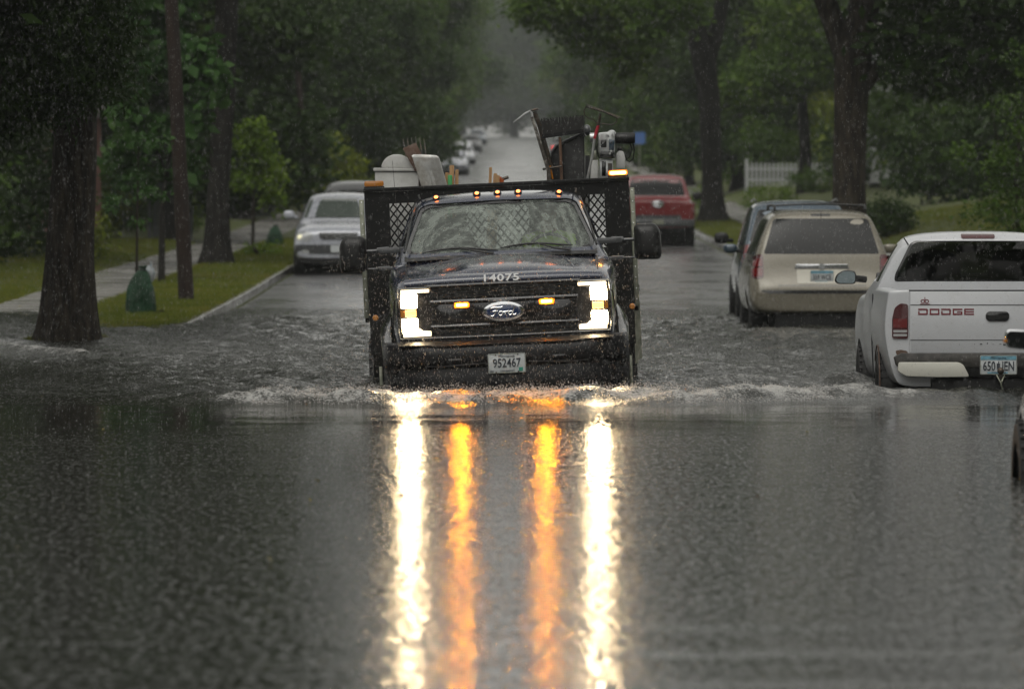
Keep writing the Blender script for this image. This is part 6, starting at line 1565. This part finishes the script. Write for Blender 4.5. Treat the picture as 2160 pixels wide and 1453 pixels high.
for s in (-1, 1):
    hl_ = S.part('headlight', panel(S.bv, rpoly([(s*.50, .80), (s*.62, .86), (s*.84, .85), (s*.87, .74), (s*.80, .66), (s*.56, .67)], .04), '+y', .005, .012, 3), M['clearlens'])
    hh = S.bv.ray_cast(Vector((s*.76, -5, .75)), Vector((0, 1, 0)))[0]; mb = MB(); mb.ell((s*.76, hh.y-.004, .75), (.055, .02, .05)); S.part('lamp_bulb', mb, pmat('glowing_lamp', (.8, .8, .6), .2, emit=(1, .9, .55), estr=.35), hl_)
    mb = MB(); mb.ell((s*1.03, 1.55, 1.20), (.11, .06, .085), p=.7); mm = S.part('side_mirror', mb, M['silver']); mb = MB(); mb.tube([(s*.86, 1.6, 1.14), (s*.97, 1.56, 1.18)], .035, 6); S.part('mirror_arm', mb, M['silver'], mm)
    mb = MB(); mb.tube([(s*.58, 2.3, 1.66), (s*.585, 3, 1.70), (s*.58, 4.0, 1.64)], .016, 6); S.part('roof_rail', mb, M['darkgrey'])
    mb = MB(); x0_ = s*.60; S.part('fog_lamp', panel(S.bv, rrect(min(s*.55, s*.72), max(s*.55, s*.72), .44, .50, .02), '+y', .006, .01, 1), M['clearlens'])
S.part('bumper_band', panel(S.bv, rpoly([(-.84, .60), (.84, .60), (.86, .42), (-.86, .42)], .03), '+y', .012, .02, 4), M['darkgrey'])
S.part('bumper_bar', panel(S.bv, rpoly([(-.82, .635), (.82, .635), (.83, .60), (-.83, .60)], .01), '+y', .016, .02, 4), M['silver'])
mb = MB(); mb.box(-.76, .76, .05, .3, .24, .42); S.part('lower_valance', mb, M['black_plastic'])
plate(S, 0, -.045, .52, .30, .15, ('', .1, .05, 0, 0), '', '', detail=False) if False else None
mb = MB(); mb.prism(rrect(-.15, .15, .45, .59, .01), -.06, -.045); S.part('license_plate', mb, M['platewhite'])
for q, (xa, xb) in enumerate(((-.6, .02), (-.05, .5))):
    mb = MB(); pts = [(xa+(xb-xa)*i/6, 0, 1.13+.018*math.sin(math.pi*i/6)) for i in range(7)]
    pts = [(x, S.bv.ray_cast(Vector((x, -5, z)), Vector((0, 1, 0)))[0].y-.012, z) for x, _, z in pts]; mb.tube(pts, .008, 5); S.part('wiper', mb, M['black_plastic'])

# dark wagon parked behind the silver SUV, and far parked cars: one simpler builder with the same parts
def far_car(name, x, y, label, paint, h=1.5, w=.88, L=4.5, facing=1, lamp=None, cat='car', group=None, vanlike=False):
    zg = float(road_surf(x, y)); k = h/1.5; f = .30
    if vanlike: prof = [(0, .75), (.04, .9), (.3, 1.05), (.7, 1.2), (1.1, 1.75), (1.5, 1.98), (3, 2.02), (L-.1, 2.0), (L, 1.8)]
    elif facing > 0: prof = [(0, .62), (.04, .74), (.4, .86), (1.1, .95), (1.6, 1.25), (2.0, 1.43), (2.5, 1.49), (3.4, 1.46), (4.0, 1.25), (L-.1, 1.0), (L, .85)]
    else: prof = [(0, .75), (.04, .95), (.3, 1.02), (.6, 1.2), (1.0, 1.42), (1.5, 1.49), (2.4, 1.47), (2.9, 1.2), (3.3, .98), (L-.2, .8), (L, .6)]
    st = []
    for yy, zt in prof:
        zt *= k; belt = min(.92*k, zt-.1); up = max(0, min(1, (zt-.95*k)/.5)); st.append(csec(yy, w*(1 if .1 < yy < L-.1 else .93), .28, belt, w*(.88-.17*up), zt, .02))
    v = body_car(name, (x, y, zg), (0, 0, 0), label, cat, 0, st, paint, (.8, L-.9), wr=.32, wx_=w-.11, archr=.36, group=group)
    zt = (1.75 if vanlike else 1.42)*k; zb_ = (1.12 if vanlike else 1.0)*k
    v.part('windshield' if facing > 0 else 'rear_window', panel(v.bv, rpoly([(-w*.78, zb_), (w*.78, zb_), (w*.64, zt), (-w*.64, zt)], .05), '+y', .004, .01, 3), M['glassdark'])
    for s in (-1, 1):
        v.part('headlight' if facing > 0 else 'tail_lamp', panel(v.bv, rpoly([(s*w*.55, .60*k), (s*w*.55, .74*k), (s*w*.86, .74*k), (s*w*.86, .60*k)], .03), '+y', .006, .01, 2), M['clearlens'] if facing > 0 else M[lamp or 'tail'])
        mb = MB(); mb.ell((s*(w+.10), 1.5 if facing > 0 else L-1.6, 1.02*k), (.10, .05, .07), p=.7); v.part('side_mirror', mb, M[paint])
    mb = MB(); mb.prism(rrect(-w*.8, w*.8, .36, .50, .03), -.03, .1); v.part('bumper', mb, M['black_plastic'], bev=.01)
    return v
far_car('parked_wagon', -3.35, 120.3, 'dark wagon whose roof shows behind the silver SUV', 'darkgrey', 1.86, .90, 4.7, 1, cat='wagon')
far_car('parked_car', -3.35, 322, 'silver car parked behind the stakes, nearest of the hazy far cars', 'silver', 1.5, .9, 4.5, 1)
far_car('parked_van', -3.3, 372, 'white van with a grey front parked far up the street', 'white', 1.15, .9, 4.8, 1, cat='van', vanlike=True)
far_car('parked_car', -3.3, 455, 'dark car parked beyond the white van, far up the left kerb', 'darkgrey', 1.5, .9, 4.5, 1)
far_car('parked_car', -3.3, 540, 'faint grey car, farthest of those at the left kerb', 'blue', 1.5, .9, 4.5, 1)
far_car('parked_car', 3.7, 420, 'dark car with a glowing red tail lamp beyond the broom head', 'darkgrey', 1.55, .9, 4.5, -1, 'taillit')
# red pickup on the right
zg = float(road_surf(3.8, 148))
sr = lambda y, w, zt, wt, belt=.95, zb=.45: csec(y, w, zb, belt, wt, zt, .02)
st = [(0.0, .95, 1.16), (.03, .98, 1.17), (.1, 1.0, 1.17), (1.95, 1.0, 1.17), (2.0, 1.0, 1.2)]
stn = [sr(0, .96, 1.12, .93, .95), sr(.03, .99, 1.16, .96, .95), sr(1.9, 1.0, 1.16, .97, .95), sr(1.98, 1.0, 1.3, .90), sr(2.05, 1.0, 1.72, .78), sr(2.2, 1.0, 1.84, .74), sr(2.9, 1.0, 1.86, .74), sr(3.3, 1.0, 1.8, .74), sr(3.9, .99, 1.3, .84), sr(4.2, .99, 1.18, .88), sr(5.1, .96, 1.08, .88), sr(5.3, .9, .8, .8, .7), sr(5.32, .85, .75, .78, .7)]
RP = body_car('pickup_truck', (3.80, 148, zg), (0, 0, 0), 'red pickup with grey lower body parked on the right, facing away', 'pickup truck', 0, stn, 'red', (1.1, 4.3), wr=.39, wx_=.87, archr=.44)
RP.part('tailgate', panel(RP.bv, rpoly([(-.97, .80), (.97, .80), (.97, 1.13), (-.97, 1.13)], .02), '+y', .01, .02, 4), M['red'])
RP.part('rear_cladding', panel(RP.bv, rpoly([(-.97, .52), (.97, .52), (.97, .785), (-.97, .785)], .02), '+y', .008, .02, 4), M['darkgrey'])
RP.part('rear_window', panel(RP.bv, rpoly([(-.76, 1.30), (.76, 1.30), (.66, 1.72), (-.66, 1.72)], .05), '+y', .004, .01, 3), M['glassdark'])
for s in (-1, 1):
    RP.part('tail_lamp', panel(RP.bv, rpoly([(s*.86, .82), (s*.86, 1.1), (s*.965, 1.1), (s*.965, .82)], .01), '+y', .018, .012, 2), M['tail'])
    RP.part('side_panel', panel(RP.bv, rpoly([(.1, .80), (.1, 1.12), (1.9, 1.12), (1.9, .80)], .02), '+x' if s < 0 else '-x', .004, .01, 2), M['red'])
    mb = MB(); mb.ell((s*1.13, 3.5, 1.30), (.12, .06, .11), p=.7); RP.part('side_mirror', mb, M['black_plastic'])
mb = MB(); mb.lathe([(.001, -.02), (.15, -.015), (.16, 0)], (0, 0, 0), 'y', 24)
me = mb.mesh('tailgate_handle')
for q in me.vertices: q.co = (q.co[0], q.co[1]-.03, q.co[2]*.62+1.08)
RP.part('tailgate_handle', me, M['chrome'])
mb = MB(); mb.prism(rrect(-.95, .95, .50, .68, .03), -.12, -.01); RP.part('bumper', mb, M['darkgrey'], bev=.012)
mb = MB(); mb.prism(rrect(-.15, .15, .55, .67, .01), -.13, -.121); RP.part('license_plate', mb, M['galv'])
# dark car at right edge, nearest
zo = .34
sn = lambda y, w, zt, wt, belt=.48, zb=-.12: csec(y, w, zb, belt, wt, zt, .015)
stn = [sn(0, .80, .40, .74, .3), sn(.04, .86, .52, .78, .36), sn(.6, .89, .66, .78, .55), sn(1.1, .90, 1.0, .66, .6), sn(1.5, .905, 1.09, .62, .62), sn(2.3, .905, 1.10, .62, .62), sn(2.8, .90, .95, .66, .60), sn(3.2, .90, .72, .74, .58), sn(3.8, .89, .62, .74, .50), sn(4.35, .86, .50, .72, .38), sn(4.55, .80, .36, .66, .25), sn(4.6, .74, .3, .6, .2)]
N = body_car('parked_car', (3.68, 27.6, -.34), (0, 0, 0), 'dark glossy car cut off by the right picture edge, front wheel in the water', 'car', zo, stn, 'charcoal', (.85, 3.72), wr=.33, wx_=.80, archr=.37)
for d in ('+x', '-x'):
    N.part('side_window', panel(N.bv, rpoly([(1.1, .64), (1.5, 1.0), (2.0, 1.02), (2.0, .64)], .05), d, .003, .01, 3), M['glassdark'])
    N.part('side_window', panel(N.bv, rpoly([(2.08, .64), (2.08, 1.02), (2.5, 1.0), (2.95, .66)], .05), d, .003, .01, 3), M['glassdark'])
for s in (-1, 1):
    mb = MB(); o_ = rpoly([(s*.93, .83), (s*1.04, .835), (s*1.055, .79), (s*1.04, .735), (s*.93, .725)], .02, 4); mb.prism([(a, b-.0) for a, b in o_], 2.72, 2.78); mm = N.part('side_mirror', mb, M['chrome'], bev=.008)
    cx, cz = s*.99, .78; mb = MB(); mb.prism([(cx+(a-cx)*.9, cz+(b-cz)*.86) for a, b in o_], 2.708, 2.719); N.part('mirror_glass', mb, M['glassdark'], mm)
    mb = MB(); mb.tube([(s*.86, 2.82, .70), (s*.96, 2.76, .76)], .022, 6); N.part('mirror_arm', mb, M['charcoal'], mm)
    mb = MB(); mb.lathe([(.001, -.008), (.011, -.006), (.012, .004)], (s*1.052, 2.71, .775), 'y', 10); N.part('mirror_lamp', mb, M['amberlens'], mm)
    N.part('headlight', panel(N.bv, rpoly([(s*.5, .34), (s*.5, .42), (s*.78, .44), (s*.8, .34)], .03), '-y', .006, .012, 2), M['clearlens'])
    N.part('tail_lamp', panel(N.bv, rpoly([(s*.5, .34), (s*.5, .44), (s*.78, .44), (s*.8, .34)], .03), '+y', .006, .012, 2), M['tail'])
N.part('rear_window', panel(N.bv, rpoly([(-.66, .70), (.66, .70), (.56, .98), (-.56, .98)], .05), '+y', .004, .01, 3), M['glassdark'])

# ---------------------------------------------------------------- yard-waste sacks
def sack(x, y, w, h, label, seed, mat, tie=True):
    t = empty('garden_sack', (x, y, GZ(x, y)-.01)); tag(t, label, 'sack')
    rnd = random.Random(seed); mb = MB(); seg = 40; lv = 22; vs = []; ph = [rnd.uniform(0, 6.28) for _ in range(6)]
    for j in range(lv+1):
        v_ = j/lv; z = h*v_
        r0 = w/2*(np.interp(v_, [0, .06, .3, .55, .8, .9, .95, 1.0], [.95, 1.02, 1.0, .90, .58, .34, .16, .30]))
        for k in range(seg):
            a = 2*math.pi*k/seg
            f = 1+.09*math.sin(3*a+ph[0]+v_*4)+.05*math.sin(2*a+v_*7)+.05*math.sin(5*a+ph[1]-v_*3)+.045*math.sin(11*a+ph[2]+v_*5)*(v_**.5)+.07*math.sin(7*a+ph[3])*v_**2
            vs.append((r0*f*math.cos(a)-.02*w*math.sin(v_*3)+w*.10*v_*v_, r0*f*.85*math.sin(a), z+.012*math.sin(4*a+ph[4])*v_))
    mb.add(vs, [(j*seg+k, j*seg+(k+1) % seg, (j+1)*seg+(k+1) % seg, (j+1)*seg+k) for j in range(lv) for k in range(seg)]+[tuple(range(seg))[::-1]])
    mb.build('sack_body', mat, t, smooth=180)
    mb = MB(); mb.tube([(w*.08+.06*w*math.cos(R(a)*1)*2, .06*w*math.sin(R(a))*2, h*.93) for a in range(0, 361, 20)], .012, 6, cap=False); mb.build('tie', M['black_plastic'], t)
    return t
M['sackgreen'] = pmat('green_plastic_sack', (.006, .030, .012), .5, spec=.3, bump=(8, .12, (1, 1, .4)), col2=(.012, .055, .024), nscale=5)
sack(wx(296, 83), 83, .42, .71, 'crumpled dark green sack on the grass verge beside the leaning pole', 1, M['sackgreen'])
sack(wx(579, 140), 140, .40, .52, 'small dark green sack farther up the verge near the silver SUV', 2, M['sackgreen'])
t = empty('plastic_bag', (wx(315, 83.15), 83.2, GZ(-5.3, 83))); tag(t, 'crumpled whitish shopping bag stuck behind the top of the green sack', 'bag')
mb = MB(); mb.ell((0, 0, .58), (.075, .06, .13), 18, 12)
rr = random.Random(6)
mb.v = [(x+rr.uniform(-.012, .012), y+rr.uniform(-.01, .01), z+rr.uniform(-.012, .012)) for x, y, z in mb.v]
mb.tube([(0.02, 0, .68), (.03, 0, .74), (.0, 0, .77)], [.02, .012, .006], 6); link('bag_body', mb.mesh('bag_body', smooth=70), pmat('film_plastic', (.30, .32, .33), .3, col2=(.15, .25, .32), nscale=14, nstops=(.5, .6)), t)
mb = MB(); mb.tube([(0, .03, .0), (0, .03, .5)], .008, 6); mb.build('cane', M['darksteel'], t)
# driftwood twig by the sack
mb = MB(); mb.tube([(0, 0, .02), (.12, .05, .06), (.26, 0, .02)], [.012, .015, .006], 6); mb.tube([(.1, .05, .05), (.15, 0, .1)], [.008, .003], 5)
o2 = mb.build('branch', M['bark'], None, loc=(wx(322, 82.6), 82.6, GZ(wx(322, 82.6), 82.6))); tag(o2, 'short fallen twig on the grass at the foot of the green sack', 'branch')

# ---------------------------------------------------------------- rain and splash (nobody could count them)
def drops(name, n, seed, fn, mat):
    r = np.random.default_rng(seed); c, s, st_ = fn(r, n)
    base = np.array([(1, 0, 0), (-1, 0, 0), (0, 1, 0), (0, -1, 0), (0, 0, 1), (0, 0, -1)], float)
    f = np.array([(0, 2, 4), (2, 1, 4), (1, 3, 4), (3, 0, 4), (2, 0, 5), (1, 2, 5), (3, 1, 5), (0, 3, 5)])
    n = len(c); sc = np.stack([s, s, s*st_], -1)
    co = (c[:, None, :] + base[None]*sc[:, None, :]).reshape(-1, 3); q = (np.arange(n)[:, None, None]*6 + f[None]).reshape(-1, 3)
    return tag(link(name, np_mesh(name, co, q, mat, True)), kind='stuff')
def rainmat():
    m, n, l, b = nodes('rain_drop'); n.remove(b)
    tr = n.new('ShaderNodeBsdfTransparent'); df = n.new('ShaderNodeBsdfDiffuse'); df.inputs[0].default_value = (.8, .8, .8, 1); tl = n.new('ShaderNodeBsdfTranslucent'); tl.inputs[0].default_value = (.8, .8, .8, 1)
    a = n.new('ShaderNodeMixShader'); l.new(df.outputs[0], a.inputs[1]); l.new(tl.outputs[0], a.inputs[2])
    mx = n.new('ShaderNodeMixShader'); mx.inputs[0].default_value = .30; l.new(tr.outputs[0], mx.inputs[1]); l.new(a.outputs[0], mx.inputs[2]); l.new(mx.outputs[0], n['Material Output'].inputs[0]); return m
M['rain'] = rainmat()
def frain(r, n):
    y = r.uniform(24, 62, n); x = r.uniform(-.095, .095, n)*y; z = r.uniform(.0, 1, n)*(1.42+.04*y)
    k = n//6; y[:k] = r.uniform(44.2, 45.85, k); x[:k] = r.uniform(-1.5, 1.5, k); z[:k] = r.uniform(.05, 1.15, k)
    return np.stack([x, y, z], -1), r.uniform(.0007, .0015, n), r.uniform(3, 9, n)
drops('rain', 34000, 3, frain, M['rain'])
def fspray(r, n):
    x = r.uniform(-2.0, 2.6, n); d = np.abs(r.normal(0, .35, n)); y = crest_y(x)+r.uniform(-.6, 1.2, n)
    z = water_h(x, y)+np.abs(r.normal(0, .022, n))*(.4+.8*(np.abs(x) < 1.3))+.0
    return np.stack([x, y, z], -1), r.uniform(.002, .0065, n), r.uniform(.6, 1.4, n)
drops('splash', 8000, 4, fspray, M['rain'])
def fsplash(r, n):   # beads thrown up where rain hits the water
    y = r.uniform(19, 80, n); x = r.uniform(-.095, .095, n)*y; z = water_h(x, y)+np.abs(r.normal(0, .012, n)); k = (np.abs(x-.05) > 1.1) | (y < 43)
    return np.stack([x, y, z], -1)[k], r.uniform(.001, .003, n)[k], r.uniform(.8, 2.5, n)[k]
drops('rain_splash', 14000, 5, fsplash, M['rain'])

r = np.random.default_rng(21); n_ = 260
ly = np.concatenate([r.uniform(20, 62, 30), r.uniform(70, 130, 230)]); lx = np.concatenate([r.uniform(-.09, .09, 30)*ly[:30], r.uniform(-8.3, -4.5, 230)])
lz = np.where(ly < 66, water_h(lx, ly)+.004, ground_z(lx, ly)+.05); a_ = r.uniform(0, 6.28, n_); s_z = r.uniform(.008, .022, n_)
p_ = np.stack([lx, ly, lz], -1); u_ = np.stack([np.cos(a_), np.sin(a_), r.normal(0, .25, n_)], -1)*s_z[:, None]; w_ = np.stack([-np.sin(a_), np.cos(a_), r.normal(0, .3, n_)], -1)*s_z[:, None]*.55
co = np.stack([p_-u_, p_+w_, p_+u_, p_-w_], 1).reshape(-1, 3)
M['litter'] = leafmat('fallen_leaf', (.10, .07, .012), (.24, .20, .03), (.10, .14, .02), clump=2)
tag(link('fallen_leaves', np_mesh('fallen_leaves', co, np.arange(4*n_).reshape(-1, 4), M['litter'], attrs={'tint': ('FACE', r.uniform(0, 1, n_))})), kind='stuff')

# ---------------------------------------------------------------- haze
mb = MB(); mb.box(-160, 160, -125, 1260, -3, 62)
hz = mb.build('haze', None); tag(hz, kind='stuff')
m = bpy.data.materials.new('haze_air'); m.use_nodes = True; n = m.node_tree.nodes; n.remove(n['Principled BSDF'])
pv = n.new('ShaderNodeVolumePrincipled'); pv.inputs['Color'].default_value = (.80, .84, .84, 1); pv.inputs['Density'].default_value = .0003; pv.inputs['Anisotropy'].default_value = .2
m.node_tree.links.new(pv.outputs[0], n['Material Output'].inputs['Volume'])
hz.data.materials.append(m)
